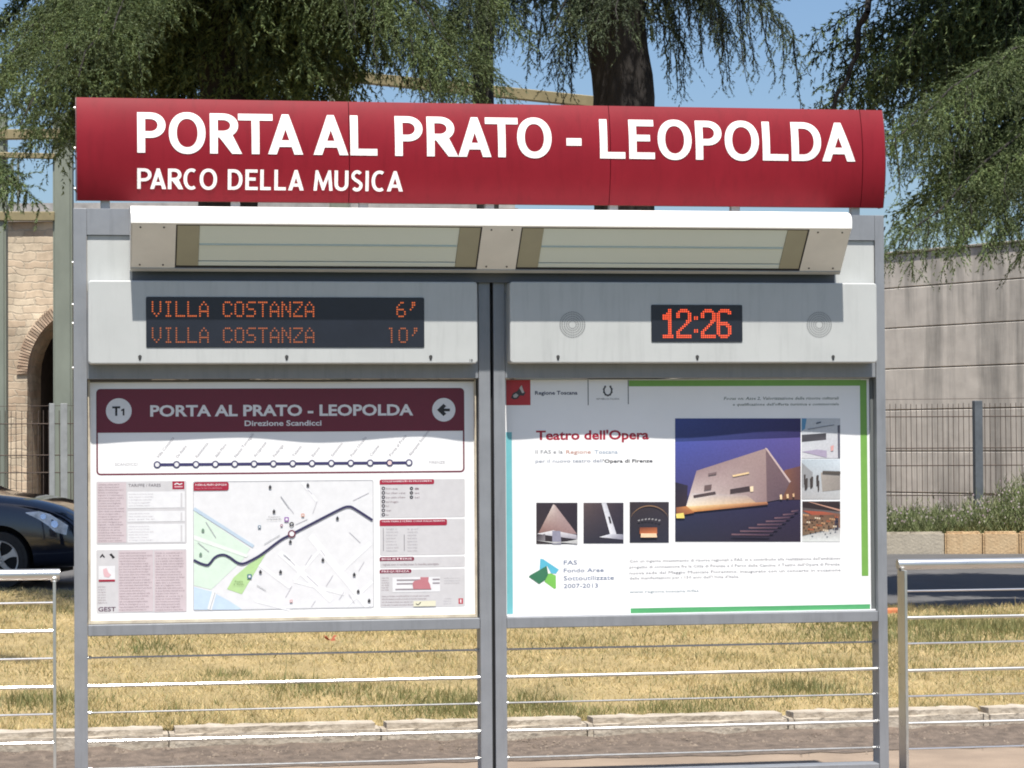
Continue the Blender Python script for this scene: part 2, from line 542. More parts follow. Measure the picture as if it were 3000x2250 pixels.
# ------------------------------------------------------------------ lettering
def ell(cx, cz, rx, rz, a0, a1, n=20, p=2.0):
    out = []
    for i in range(n + 1):
        a = math.radians(a0 + (a1 - a0) * i / n)
        c, s = math.cos(a), math.sin(a)
        out.append((cx + rx * math.copysign(abs(c) ** (2 / p), c), cz + rz * math.copysign(abs(s) ** (2 / p), s)))
    return out
def stroke(pts, s):
    L, R = [], []
    for i, p in enumerate(pts):
        a, b = pts[max(0, i - 1)], pts[min(len(pts) - 1, i + 1)]
        dx, dz = b[0] - a[0], b[1] - a[1]
        l = math.hypot(dx, dz) or 1
        nx, nz = -dz / l * s / 2, dx / l * s / 2
        L.append((p[0] + nx, p[1] + nz))
        R.append((p[0] - nx, p[1] - nz))
    return L + R[::-1]
def glyph(ch, W, H, s):
    t = s * .86
    if ch == 'I':
        return [[(0, 0), (W, 0), (W, H), (0, H)]]
    if ch == '-':
        return [[(0, 0), (W, 0), (W, H), (0, H)]]
    if ch == 'L':
        return [[(0, 0), (W, 0), (W, t), (s, t), (s, H), (0, H)]]
    if ch == 'T':
        c = W / 2
        return [[(c - s / 2, 0), (c + s / 2, 0), (c + s / 2, H - t), (W, H - t), (W, H), (0, H), (0, H - t), (c - s / 2, H - t)]]
    if ch == 'E':
        m = H * .53
        return [[(0, 0), (W, 0), (W, t), (s, t), (s, m - t / 2), (W * .82, m - t / 2), (W * .82, m + t / 2), (s, m + t / 2), (s, H - t), (W * .97, H - t), (W * .97, H), (0, H)]]
    if ch == 'O':
        return [ell(W / 2, H / 2, W / 2, H / 2, 0, 360, 40, 2.15)[:-1], ell(W / 2, H / 2, W / 2 - s * 1.0, H / 2 - t, 0, 360, 36, 2.15)[:-1]]
    if ch == 'D':
        cx = W * .38
        return [[(0, 0)] + ell(cx, H / 2, W - cx, H / 2, -90, 90, 22, 2.2) + [(0, H)],
                [(s, t)] + ell(cx, H / 2, W - cx - s, H / 2 - t, -90, 90, 20, 2.2) + [(s, H - t)]]
    if ch == 'P':
        bh = H * .635
        cx = W * .45
        return [[(0, 0), (s, 0), (s, H - bh)] + ell(cx, H - bh / 2, W - cx, bh / 2, -90, 90, 18, 2.1) + [(0, H)],
                [(s, H - bh + t)] + ell(cx, H - bh / 2, W - cx - s, bh / 2 - t, -90, 90, 16, 2.1) + [(s, H - t)]]
    if ch == 'R':
        bh = H * .60
        w = W * .88
        cx = W * .40
        arc = ell(cx, H - bh / 2, w - cx, bh / 2, -52, 90, 18, 2.1)
        return [[(0, 0), (s, 0), (s, H - bh), (s + W * .05, H - bh), (W - s * 1.28, 0), (W, 0)] + arc + [(0, H)],
                [(s, H - bh + t)] + ell(cx, H - bh / 2, w - cx - s, bh / 2 - t, -90, 90, 16, 2.1) + [(s, H - t)]]
    if ch == 'A':
        a = s * .86
        b = s * 1.12
        k = (W / 2 - a / 2) / H
        zi = (W / 2 - b) / k
        z1, z2 = H * .185, H * .185 + t
        return [[(0, 0), (b, 0), (b + k * z1, z1), (W - b - k * z1, z1), (W - b, 0), (W, 0), (W / 2 + a / 2, H), (W / 2 - a / 2, H)],
                [(b + k * z2, z2), (W - b - k * z2, z2), (W / 2, zi)]]
    if ch == 'C':
        o = ell(W * .55, H / 2, W * .55, H / 2, 58, 302, 30, 2.1)
        i = ell(W * .55, H / 2, W * .55 - s, H / 2 - t, 302, 58, 28, 2.1)
        return [o + i]
    if ch == 'U':
        o = ell(W / 2, H * .36, W / 2, H * .36, 180, 360, 20, 2.2)
        i = ell(W / 2, H * .36, W / 2 - s, H * .36 - t, 360, 180, 18, 2.2)
        return [[(0, H)] + o + [(W, H), (W - s, H)] + i + [(s, H)]]
    if ch == 'M':
        k = W * .10
        return [[(0, 0), (s * .95, 0), (k + s * .75, H * .60), (W / 2 - s * .28, 0.02 * H), (W / 2 + s * .28, .02 * H), (W - k - s * .75, H * .60), (W - s * .95, 0), (W, 0),
                 (W - k, H), (W - k - s * .72, H), (W / 2, H * .36), (k + s * .72, H), (k, H)]]
    if ch == 'S':
        r = W / 2 - s / 2
        q = (H - t) / 4
        pts = ell(W / 2, H - t / 2 - q, r, q, 35, 200, 14)
        pts += [(W / 2 - r * .35, H / 2 + q * .18), (W / 2 + r * .35, H / 2 - q * .18)]
        pts += ell(W / 2, t / 2 + q, r, q, 20, -145, 14)
        return [stroke(pts, s * .92)]
    return [[(0, 0), (W, 0), (W, H), (0, H)]]

def loops_mesh(name, loops):
    cu = bpy.data.curves.new('tmp', 'CURVE')
    cu.dimensions = '2D'
    cu.fill_mode = 'BOTH'
    for lp in loops:
        sp = cu.splines.new('POLY')
        sp.points.add(len(lp) - 1)
        for p, q in zip(sp.points, lp):
            p.co = (q[0], q[1], 0, 1)
        sp.use_cyclic_u = True
    ob = bpy.data.objects.new('tmp', cu)
    me = bpy.data.meshes.new_from_object(ob)
    bpy.data.objects.remove(ob)
    bpy.data.curves.remove(cu)
    me.name = name
    return me

def text_mesh(s, size=1.0, bold=0.0, shear=0.0, res=2):
    cu = bpy.data.curves.new('tmp', 'FONT')
    cu.body = s
    cu.size = size
    cu.resolution_u = res
    cu.offset = bold
    cu.shear = shear
    cu.fill_mode = 'FRONT'
    ob = bpy.data.objects.new('tmp', cu)
    me = bpy.data.meshes.new_from_object(ob)
    bpy.data.objects.remove(ob)
    bpy.data.curves.remove(cu)
    return me

# ------------------------------------------------------------------ station name sign
S_X0, S_X1 = -1.884, 1.690
S_Z0, S_Z1 = 2.645, 3.085
S_MID = (S_Z0 + S_Z1) / 2
S_SAG = 0.042
S_R = ((S_Z1 - S_Z0) ** 2 / 4 + S_SAG ** 2) / (2 * S_SAG)
def sign_y(z):                                 # bulging front of the sign
    d = z - S_MID
    return -0.040 - (math.sqrt(max(0, S_R ** 2 - d * d)) - (S_R - S_SAG))
sign = thing('station_name_sign', 'long curved red sign with white capital letters on top of the stand', 'sign', ((S_X0 + S_X1) / 2, 0, S_Z0))
seams = [S_X0, at(1023, 450, -.07)[0], at(1787, 450, -.07)[0], at(2525, 450, -.07)[0], S_X1]
prof = [(sign_y(S_Z0 + (S_Z1 - S_Z0) * i / 24), S_Z0 + (S_Z1 - S_Z0) * i / 24) for i in range(25)]
for i in range(4):
    g0 = 0.0 if i == 0 else 0.0014
    g1 = 0.0 if i == 3 else 0.0014
    pts = prof + [(0.03, S_Z1 - .004), (0.03, S_Z0 + .004)]
    MB().prism(pts, 'x', seams[i] + g0, seams[i + 1] - g1).build('sign_panel', M_RED, sign, smooth=True, angle=30)
for xe, s in ((S_X0, -1), (S_X1, 1)):
    m_ = MB()
    e0, e1 = sorted((xe + s * .001, xe + s * .005))
    m_.prism([(y + .004, z) for y, z in prof] + [(0.034, S_Z1 - .002), (0.034, S_Z0 + .002)], 'x', e0, e1)
    m_.build('end_cap', mat('dark_end_cap', (0.10, 0.03, 0.035), 0.5, var=.1), sign)
    for z in (S_Z0 + .05, S_MID, S_Z1 - .045):
        e0, e1 = sorted((xe + s * .005, xe + s * .011))
        MB().tube((e0, sign_y(z) + .02, z), (e1, sign_y(z) + .02, z), .006, 8).build('bolt', M_STEEL, sign)
for x in np.linspace(S_X0 + .12, S_X1 - .12, 7):
    MB().box(x - .02, x + .02, -.02, .02, S_Z0 - .045, S_Z0 + .01, .003).build('bracket', M_STEELD, sign)

LINE1 = [('P', 402, 485), ('O', 494.6, 602), ('R', 615, 709), ('T', 698, 799), ('A', 785, 887.6), ('A', 918, 1020), ('L', 1026, 1105),
         ('P', 1157, 1238), ('R', 1250.4, 1342), ('A', 1342, 1439), ('T', 1422, 1517.6), ('O', 1514.9, 1615.6), ('-', 1659, 1703),
         ('L', 1757, 1831), ('E', 1842.5, 1917.5), ('O', 1926.6, 2025.7), ('P', 2037.5, 2114), ('O', 2123, 2222.7), ('L', 2233.5, 2308), ('D', 2318, 2404.8), ('A', 2407.5, 2504)]
LINE2 = [('P', 402, 444), ('A', 440, 487), ('R', 492, 537), ('C', 537.7, 580), ('O', 585, 636), ('D', 667.5, 710.6), ('E', 719, 755.7), ('L', 762.5, 793.7),
         ('L', 804, 837.8), ('A', 844.6, 890.3), ('M', 919, 975), ('U', 980, 1021), ('S', 1029, 1063), ('I', 1071, 1080.5), ('C', 1088.7, 1131), ('A', 1134, 1181)]
def sign_letter(ch, x0, x1, z0, z1, s):
    H = z1 - z0
    over = 0.018 * H if ch in 'OCS' else 0
    me = loops_mesh('letter', glyph(ch, x1 - x0, H + 2 * over, s))
    bm = bmesh.new()
    bm.from_mesh(me)
    bpy.data.meshes.remove(me)
    for v in bm.verts:
        v.co = Vector((x0 + v.co.x, 0, z0 - over + v.co.y))
    k = 6 if H > .1 else 3
    for i in range(1, k):
        bmesh.ops.bisect_plane(bm, geom=bm.verts[:] + bm.edges[:] + bm.faces[:], plane_co=(0, 0, z0 + H * i / k), plane_no=(0, 0, 1))
    r = bmesh.ops.extrude_face_region(bm, geom=bm.faces[:])
    ev = {e for e in r['geom'] if isinstance(e, bmesh.types.BMVert)}
    for v in bm.verts:
        v.co.y = sign_y(v.co.z) + (-.0022 if v in ev else .001)
    bmesh.ops.recalc_face_normals(bm, faces=bm.faces)
    me = bpy.data.meshes.new('letter')
    bm.to_mesh(me)
    bm.free()
    setp(mobj('letter', me, M_LETTER), sign)
z1b = np.mean([at(440, 449, -.078)[2], at(1280, 457.5, -.078)[2], at(2450, 473, -.078)[2]])
z1t = np.mean([at(440, 328.5, -.078)[2], at(1280, 341, -.078)[2], at(2450, 357.6, -.078)[2]])
for ch, a, b in LINE1:
    xa, xb = at(a, 400, -.078)[0], at(b, 400, -.078)[0]
    if ch == '-':
        zc = at(1680, 416, -.078)[2]
        sign_letter(ch, xa, xb, zc - .0165, zc + .0165, .03)
    else:
        sign_letter(ch, xa, xb, z1b, z1t, .0335)
z2b = np.mean([at(420, 550, -.072)[2], at(1150, 562, -.072)[2]])
z2t = np.mean([at(420, 491.6, -.072)[2], at(1150, 503.5, -.072)[2]])
for ch, a, b in LINE2:
    sign_letter(ch, at(a, 525, -.072)[0], at(b, 525, -.072)[0], z2b, z2t, .0150)

# ------------------------------------------------------------------ the stand itself
PX = {}                                        # post edges in metres
PX['l0'], PX['l1'] = -1.899, -1.843
PX['a0'], PX['a1'] = at(1406, 1600, -.05)[0], at(1439.5, 1600, -.05)[0]
PX['b0'], PX['b1'] = at(1449.5, 1600, -.05)[0], at(1483, 1600, -.05)[0]
PX['r0'], PX['r1'] = at(2572, 1600, -.05)[0], 1.6915
Z_TOP = 2.610
stand = thing('information_stand', 'two-bay grey steel frame of the tram stop information stand', 'stand', (0, 0, 0))
for a, b in (('l0', 'l1'), ('a0', 'a1'), ('b0', 'b1'), ('r0', 'r1')):
    MB().box(PX[a], PX[b], -.05, .05, 0.0, Z_TOP, .0015).build('post', M_FRAME, stand)
    MB().box(PX[a] - .03, PX[b] + (.03 if a in ('l0', 'r0') else .0), -.09, .09, 0.004, .014, .003).build('base_plate', M_STEELD, stand)
BAYS = [('l0', 'l1', 'a0', 'a1'), ('b0', 'b1', 'r0', 'r1')]
ZB = {'under': (at(800, 1110, -.045)[2], 1.962), 'low0': 0.7885, 'low1': 0.836}
for bi, (pa, pb, pc, pd) in enumerate(BAYS):
    xl, xr = PX[pb] + .001, PX[pc] - .001
    MB().box(xl, xr, -.0495, .0495, 2.497, Z_TOP - .0003, .0005).build('head_panel', M_FRAME, stand)
    MB().box(xl, xr, -.040, .02, 2.255, 2.496, .003).build('upper_panel', M_WHITE, stand)
    MB().box(xl, xr, -.047, .03, ZB['under'][0], 2.254, .003).build('middle_beam', M_FRAME, stand)
    MB().box(xl, xr, -.048, .048, ZB['low0'], ZB['low1'], .003).build('lower_beam', M_FRAME, stand)
    MB().box(xl, xr, .030, .046, ZB['low1'] + .001, ZB['under'][0] - .001).build('back_board', M_BACK, stand)
    MB().box(xl, xr, -.048, .048, .105, .155, .003).build('bottom_beam', M_FRAME, stand)
    for k, z in enumerate((.693, .575, .4585, .340, .2195)):
        if k % 2:
            MB().tube((xl - .004, -.022, z), (xr + .004, -.022, z), .0072, 10).build('rod', M_STEEL, stand, smooth=True)
        else:
            MB().tube((xl - .004, .012, z), (xr + .004, .012, z), .0040, 8).build('rod', M_STEELD, stand, smooth=True)
        for xx in (xl, xr):
            s = 1 if xx == xl else -1
            MB().tube((xx, -.022 if k % 2 else .012, z), (xx + s * .014, -.022 if k % 2 else .012, z), .009 if k % 2 else .007, 10).build('rod_socket', M_STEEL, stand, smooth=True)
# narrow strip in the joint between the two bays, and screws on the post sides
MB().box(PX['a1'] + .001, PX['b0'] - .001, .0, .03, .02, Z_TOP - .06).build('joint_strip', M_DARK, stand)
for z in (2.38, 2.20, 2.12, 1.93):
    MB().tube((PX['l0'] - .006, -.03, z), (PX['l0'] + .001, -.03, z), .006, 8).build('bolt', M_STEEL, stand)

# ------------------------------------------------------------------ light box
lx0, lx1 = -1.662, 1.462
lamp = thing('light_box', 'long white lamp housing with two glazed strips under the red sign', 'lamp', (0, -.1, 2.34))
ZN, ZU = 2.527, 2.3455
top = [(-.310, ZN), (-.312, ZN + .030), (-.305, ZN + .048), (-.287, ZN + .064), (-.258, ZN + .074), (-.225, ZN + .079), (-.05, ZN + .084)]
shell = top + [(-.05, ZN + .076), (-.222, ZN + .071), (-.255, ZN + .066), (-.281, ZN + .057), (-.297, ZN + .044), (-.303, ZN + .028), (-.303, ZN + .003)]
MB().prism(shell, 'x', lx0, lx1).build('lamp_cover', M_LAMPTOP, lamp, smooth=True, angle=40)
for a, b in ((lx0, lx0 + .004), (lx1 - .004, lx1)):
    MB().prism([(-.302, ZN + .002), (-.131, ZU + .002), (-.052, ZU + .002), (-.052, ZN + .07), (-.222, ZN + .070), (-.255, ZN + .064), (-.280, ZN + .056), (-.296, ZN + .043)], 'x', a, b).build('end_plate', M_LAMPUND, lamp)
# sloping underside, built of the flat pieces left between the two windows
def und(t, off=0.0):                           # t 0 at the nose, 1 at the wall
    dy, dz = .180, ZU - ZN
    l = math.hypot(dy, dz)
    y, z = -.310 + dy * t, ZN + dz * t
    return (y - dz / l * off * -1 * -1, z + dy / l * off)
def slab(name, x0, x1, t0, t1, o0, o1, m):
    a, b, c, d = und(t0, o0), und(t1, o0), und(t1, o1), und(t0, o1)
    return MB().prism([a, b, c, d], 'x', x0, x1).build(name, m, lamp)
WX = [(at(514, 720, -.22)[0], at(1405, 722, -.22)[0]), (at(1519, 724, -.22)[0], at(2357, 730, -.22)[0])]
slab('underside_plate', lx0 + .005, WX[0][0], .03, .965, 0, .006, M_LAMPUND)
slab('underside_plate', WX[0][1], WX[1][0], .03, .965, 0, .006, M_LAMPUND)
slab('underside_plate', WX[1][1], lx1 - .005, .03, .965, 0, .006, M_LAMPUND)
slab('front_lip', lx0 + .002, lx1 - .002, -.005, .028, 0, .008, M_LAMPUND)
slab('rear_lip', lx0 + .002, lx1 - .002, .967, 1.03, -.004, .008, mat('lamp_lip', (.42, .41, .38), .45, var=.05))
MB().box(lx0 + .002, lx1 - .002, -.118, -.052, ZU - .004, ZU + .003).build('rear_plate', M_LAMPUND, lamp)
MB().box(lx0 + .01, lx1 - .01, -.075, -.0525, 2.2995, ZU - .0045).build('shade_strip', mat('painted_shade', (.10, .104, .115), .55, var=.08), lamp)  # added dark strip, painted for the deep shade under the light box
M_TUBE = mat('fluorescent_tube', (.7, .72, .7), .3)
for (x0, x1) in WX:
    slab('window_trim', x0, x1, .03, .052, .001, .006, M_DARK)
    slab('window_trim', x0, x1, .925, .964, .001, .006, M_DARK)
    slab('window_trim', x0, x0 + .005, .053, .924, .001, .006, M_DARK)
    slab('window_trim', x1 - .005, x1, .053, .924, .001, .006, M_DARK)
    slab('window_end', x0 + .006, x0 + .098, .053, .924, .003, .008, M_OLIVE)
    slab('window_end', x1 - .096, x1 - .006, .053, .924, .003, .008, M_OLIVE)
    slab('diffuser', x0 + .099, x1 - .097, .053, .82, .006, .010, M_DIFF)
    slab('diffuser_edge', x0 + .099, x1 - .097, .835, .924, .004, .008, M_DIFF)
    for tt in (.47,):
        a = und(tt, .004)
        MB().tube((x0 + .10, a[0], a[1]), (x1 - .10, a[0], a[1]), .004, 8).build('lamp_rib', M_RIB, lamp, smooth=True)
for x in (lx0 + .04, WX[0][0] - .05, WX[0][1] + .04, WX[1][0] - .04, WX[1][1] + .04, lx1 - .04):
    for tt in (.09, .90):
        a, b = und(tt, -.002), und(tt, .001)
        MB().tube((x, a[0], a[1]), (x, b[0], b[1]), .004, 8).build('screw', M_DARK, lamp)

# ------------------------------------------------------------------ electronic displays
FONT57 = {'V': ['10001', '10001', '10001', '10001', '10001', '01010', '00100'], 'I': ['01110', '00100', '00100', '00100', '00100', '00100', '01110'],
          'L': ['10000'] * 6 + ['11111'], 'A': ['00100', '01010', '10001', '10001', '11111', '10001', '10001'], 'C': ['01110', '10001', '10000', '10000', '10000', '10001', '01110'],
          'O': ['01110', '10001', '10001', '10001', '10001', '10001', '01110'], 'S': ['01111', '10000', '10000', '01110', '00001', '00001', '11110'],
          'T': ['11111'] + ['00100'] * 6, 'N': ['10001', '11001', '10101', '10101', '10011', '10001', '10001'], 'Z': ['11111', '00001', '00010', '00100', '01000', '10000', '11111'],
          '6': ['00110', '01000', '10000', '11110', '10001', '10001', '01110'], '1': ['01100', '00100', '00100', '00100', '00100', '00100', '00100'],
          '0': ['01110', '10001', '10001', '10001', '10001', '10001', '01110'], "'": ['00110', '00110', '00100', '01000', '00000', '00000', '00000'], ' ': ['00000'] * 7}
M_LED = glow('orange_led', (1.0, 0.21, 0.05), 0.42)
M_LED2 = glow('dim_orange_led', (1.0, 0.25, 0.08), 0.25)
M_LEDC = glow('bright_orange_led', (1.0, 0.10, 0.030), 0.85)
def dots(name, pts, r, y, m, parent):
    V = np.zeros((len(pts), 8, 3))
    for i, (x, z) in enumerate(pts):
        for k in range(8):
            a = math.pi / 4 * k + math.pi / 8
            V[i, 7 - k] = (x + r * math.cos(a), y, z + r * math.sin(a))
    o = tri_mesh(name, V[:, ::-1], m, parent, nper=8)
    return o
def disp(name, label, cat, px0, px1, zt, zb):
    x0, x1 = at(px0, 950, -.14)[0], at(px1, 950, -.14)[0]
    t = thing(name, label, cat, ((x0 + x1) / 2, -.05, zb))
    bm = bmesh.new()
    bmesh.ops.create_cube(bm, size=1)
    for v in bm.verts:
        v.co = Vector((x0 + (v.co.x + .5) * (x1 - x0), -.14 + (v.co.y + .5) * .092, zb + (v.co.z + .5) * (zt - zb)))
    es = [e for e in bm.edges if abs(e.verts[0].co.y - e.verts[1].co.y) > .05]
    bmesh.ops.bevel(bm, geom=es, offset=.014, segments=4, affect='EDGES', profile=.5)
    fr = [e for e in bm.edges if all(v.co.y < -.139 for v in e.verts)]
    bmesh.ops.bevel(bm, geom=fr, offset=.006, segments=3, affect='EDGES', profile=.5)
    me = bpy.data.meshes.new('casing')
    bm.to_mesh(me)
    bm.free()
    setp(mobj('casing', me, M_WHITE), t)
    return t, x0, x1
def rrect(x0, x1, z0, z1, r, n=5):
    return ell(x1 - r, z1 - r, r, r, 0, 90, n) + ell(x0 + r, z1 - r, r, r, 90, 180, n) + ell(x0 + r, z0 + r, r, r, 180, 270, n) + ell(x1 - r, z0 + r, r, r, 270, 360, n)
def screen(t, px0, px1, py0, py1):
    Yd = -.1425
    xm, ym = (px0 + px1) / 2, (py0 + py1) / 2
    x0, x1, z1, z0 = at(px0, ym, Yd)[0], at(px1, ym, Yd)[0], at(xm, py0, Yd)[2], at(xm, py1, Yd)[2]
    o = MB().prism(rrect(x0, x1, z0, z1, .006), 'y', Yd, -.1385).build('screen', M_SCREEN, t)
    return o, x0, x1, z0, z1
def lock(t, px):
    p = at(px, 1047, -.1415)
    MB().tube((p[0], -.1425, p[2] + .003), (p[0], -.139, p[2] + .003), .0075, 12).build('lock', mat('lock_metal', (.09, .085, .08), .4, .5), t)
    MB().box(p[0] - .0045, p[0] + .0045, -.1418, -.139, p[2] - .012, p[2] - .004).build('lock_slot', M_DARK, t)

dd, _, _ = disp('departure_display', 'grey casing with dark two-line screen of dim orange dots', 'display board', 258, 1399, 2.297, 1.943)
scr, sx0, sx1, sz0, sz1 = screen(dd, 428, 1243, 870.5, 1018)
def led_line(txt, px, pitch_px, zc, m):
    x0 = at(px, 950, -.145)[0]
    pit = pitch_px * .00153
    pts, x = [], x0
    for ch in txt:
        for r, row in enumerate(FONT57[ch]):
            for c, b in enumerate(row):
                if b == '1':
                    pts.append((x + c * pit, zc + (3 - r) * .0098))
        x += pit * 6
    o = dots('led_text', pts, .0036, -.1440, m, scr)
    o['kind'] = 'stuff'
    return o
za, zb_ = at(800, 906, -.144)[2], at(800, 982, -.144)[2]
PITCH_L = (898 - 446) / (14 * 6 - 1)
led_line('VILLA COSTANZA', 447, PITCH_L, za, M_LED)
led_line("6'", 1164, PITCH_L, za, M_LED)
led_line('VILLA COSTANZA', 447, PITCH_L, zb_, M_LED2)
led_line("10'", 1136, PITCH_L, zb_, M_LED2)
for px in (410, 840, 1262):
    lock(dd, px)
m19 = text_mesh('19', .017, .0003)
p = at(1374, 1060, -.142)
for v in m19.vertices:
    v.co = Vector((p[0] + v.co.x, -.1412, p[2] + v.co.y))
setp(mobj('number_mark', m19, ink(70, 70, 72)), dd)

cd, _, _ = disp('clock_display', 'grey casing with bright orange digital clock and two round speaker grilles', 'clock', 1494, 2570, 2.299, 1.9445)
scr2, cx0, cx1, cz0, cz1 = screen(cd, 1908, 2175, 893, 1002)
BIG = {'1': ['000110', '000110', '001110', '111110', '111110', '111110', '000110', '000110', '000110', '000110', '000110', '000110', '000110', '000110', '111111', '111111'],
       '2': ['00111100', '01111110', '11000011', '11000011', '11000011', '00000011', '00000111', '00000110', '00001100', '00011000', '00110000', '01100000', '11000000', '11000000', '11111111', '11111111'],
       '6': ['00111110', '01111111', '11000011', '11000000', '11000000', '11000000', '11000000', '11111100', '11111110', '11000111', '11000011', '11000011', '11000011', '11000011', '01111110', '00111100'],
       ':': ['00', '00', '00', '00', '11', '11', '00', '00', '00', '00', '00', '11', '11', '00', '00', '00']}
def big_digit(ch, px0, px1, py0=905, py1=991):
    rows = BIG[ch]
    xa, xb = at(px0, 950, -.144)[0], at(px1, 950, -.144)[0]
    zt, zb2 = at(2040, py0, -.144)[2], at(2040, py1, -.144)[2]
    nc = len(rows[0])
    pts = []
    for r, row in enumerate(rows):
        for c, b in enumerate(row):
            if b == '1':
                pts.append((xa + (xb - xa) * (c + .5) / nc, zt + (zb2 - zt) * (r + .5) / len(rows)))
    o = dots('led_digit', pts, .0035, -.1440, M_LEDC, scr2)
    o['kind'] = 'stuff'
big_digit('1', 1941, 1973)
big_digit('2', 1981, 2026)
big_digit(':', 2032, 2046)
big_digit('2', 2053, 2097)
big_digit('6', 2099, 2143)
for px in (1635, 2043, 2441):
    lock(cd, px)
for px in (1677, 2400):
    p = at(px, 951, -.1405)
    pts = []
    for r, n in ((.017, 14), (.026, 22), (.036, 30), (.046, 38), (.055, 46)):
        for k in range(n):
            a = 2 * math.pi * k / n
            pts.append((p[0] + r * math.cos(a), p[2] + r * math.sin(a)))
    o = dots('speaker_grille', pts, .0021, -.1413, mat('grille_hole', (.07, .07, .07), .7), cd)
    o['kind'] = 'stuff'
# ------------------------------------------------------------------ printed boards
WAVE = [(240, .0062), (430, .001), (700, -.0042), (940, .0060), (1228, -.0042), (1400, .0065), (1490, .0035), (1720, -.0055), (1985, .0035), (2280, -.0085), (2560, -.001), (2700, 0)]
WAVE_X = [(at(p, 1300, 0)[0], v) for p, v in WAVE]
def wave(x, z=1.4):
    for (xa, va), (xb, vb) in zip(WAVE_X, WAVE_X[1:]):
        if x <= xb:
            t = min(1, max(0, (x - xa) / (xb - xa)))
            return va + (vb - va) * (.5 - .5 * math.cos(math.pi * t))
    return WAVE_X[-1][1]
LAY = 0.0006
def drape(bm, layer):
    xs = [v.co.x for v in bm.verts]
    a, b = min(xs), max(xs)
    if b - a > .05:
        n = int((b - a) / .04)
        for i in range(1, n + 1):
            bmesh.ops.bisect_plane(bm, geom=bm.verts[:] + bm.edges[:] + bm.faces[:], plane_co=(a + (b - a) * i / (n + 1), 0, 0), plane_no=(1, 0, 0))
    for v in bm.verts:
        v.co.y = wave(v.co.x) - LAY * layer
def put(name, bm, layer, m, parent, flip=True):
    drape(bm, layer)
    for f in bm.faces:
        f.normal_update()
        if f.normal.y > 0:
            f.normal_flip()
    me = bpy.data.meshes.new(name)
    bm.to_mesh(me)
    bm.free()
    return setp(mobj(name, me, m), parent)
def XZ(px, py):
    p = at(px, py, 0)
    return (p[0], p[2])
def rect_m(px0, py0, px1, py1):
    xm, ym = (px0 + px1) / 2, (py0 + py1) / 2
    return at(px0, ym)[0], at(px1, ym)[0], at(xm, py1)[2], at(xm, py0)[2]
def bm_loops(loops):
    me = loops_mesh('t', [[(p[0], p[1]) for p in lp] for lp in loops])
    bm = bmesh.new()
    bm.from_mesh(me)
    bpy.data.meshes.remove(me)
    for v in bm.verts:
        v.co = Vector((v.co.x, 0, v.co.y))
    return bm
def rect(name, px0, py0, px1, py1, layer, m, parent, r=0.0, corners=None):
    x0, x1, z0, z1 = rect_m(px0, py0, px1, py1)
    if r > 0:
        r *= .0015
        lp = []
        for cx, cz, a, k in ((x1 - r, z1 - r, 0, 'tr'), (x0 + r, z1 - r, 90, 'tl'), (x0 + r, z0 + r, 180, 'bl'), (x1 - r, z0 + r, 270, 'br')):
            if corners is None or k in corners:
                lp += ell(cx, cz, r, r, a, a + 90, 5)
            else:
                lp.append({'tr': (x1, z1), 'tl': (x0, z1), 'bl': (x0, z0), 'br': (x1, z0)}[k])
    else:
        lp = [(x0, z0), (x1, z0), (x1, z1), (x0, z1)]
    return put(name, bm_loops([lp]), layer, m, parent)
def poly(name, pts, layer, m, parent):
    return put(name, bm_loops([[XZ(*p) for p in pts]]), layer, m, parent)
def ring(name, px, py, r, layer, m, parent, r_in=None, n=28):
    c = XZ(px, py)
    lp = [ell(c[0], c[1], r * .00152, r * .00152, 0, 360, n)[:-1]]
    if r_in:
        lp.append(ell(c[0], c[1], r_in * .00152, r_in * .00152, 0, 360, n)[:-1])
    return put(name, bm_loops(lp), layer, m, parent)
def line(name, pts, wpx, layer, m, parent, smooth=True):
    P = [XZ(*p) for p in pts]
    if smooth and len(P) > 2:
        Q = []
        for i in range(len(P) - 1):
            p0, p1, p2, p3 = P[max(0, i - 1)], P[i], P[i + 1], P[min(len(P) - 1, i + 2)]
            for k in range(6):
                t = k / 6
                Q.append(tuple(.5 * (2 * p1[j] + (p2[j] - p0[j]) * t + (2 * p0[j] - 5 * p1[j] + 4 * p2[j] - p3[j]) * t * t + (3 * p1[j] - p0[j] - 3 * p2[j] + p3[j]) * t ** 3) for j in (0, 1)))
        P = Q + [P[-1]]
    return put(name, bm_loops([stroke(P, wpx * .00152)]), layer, m, parent)
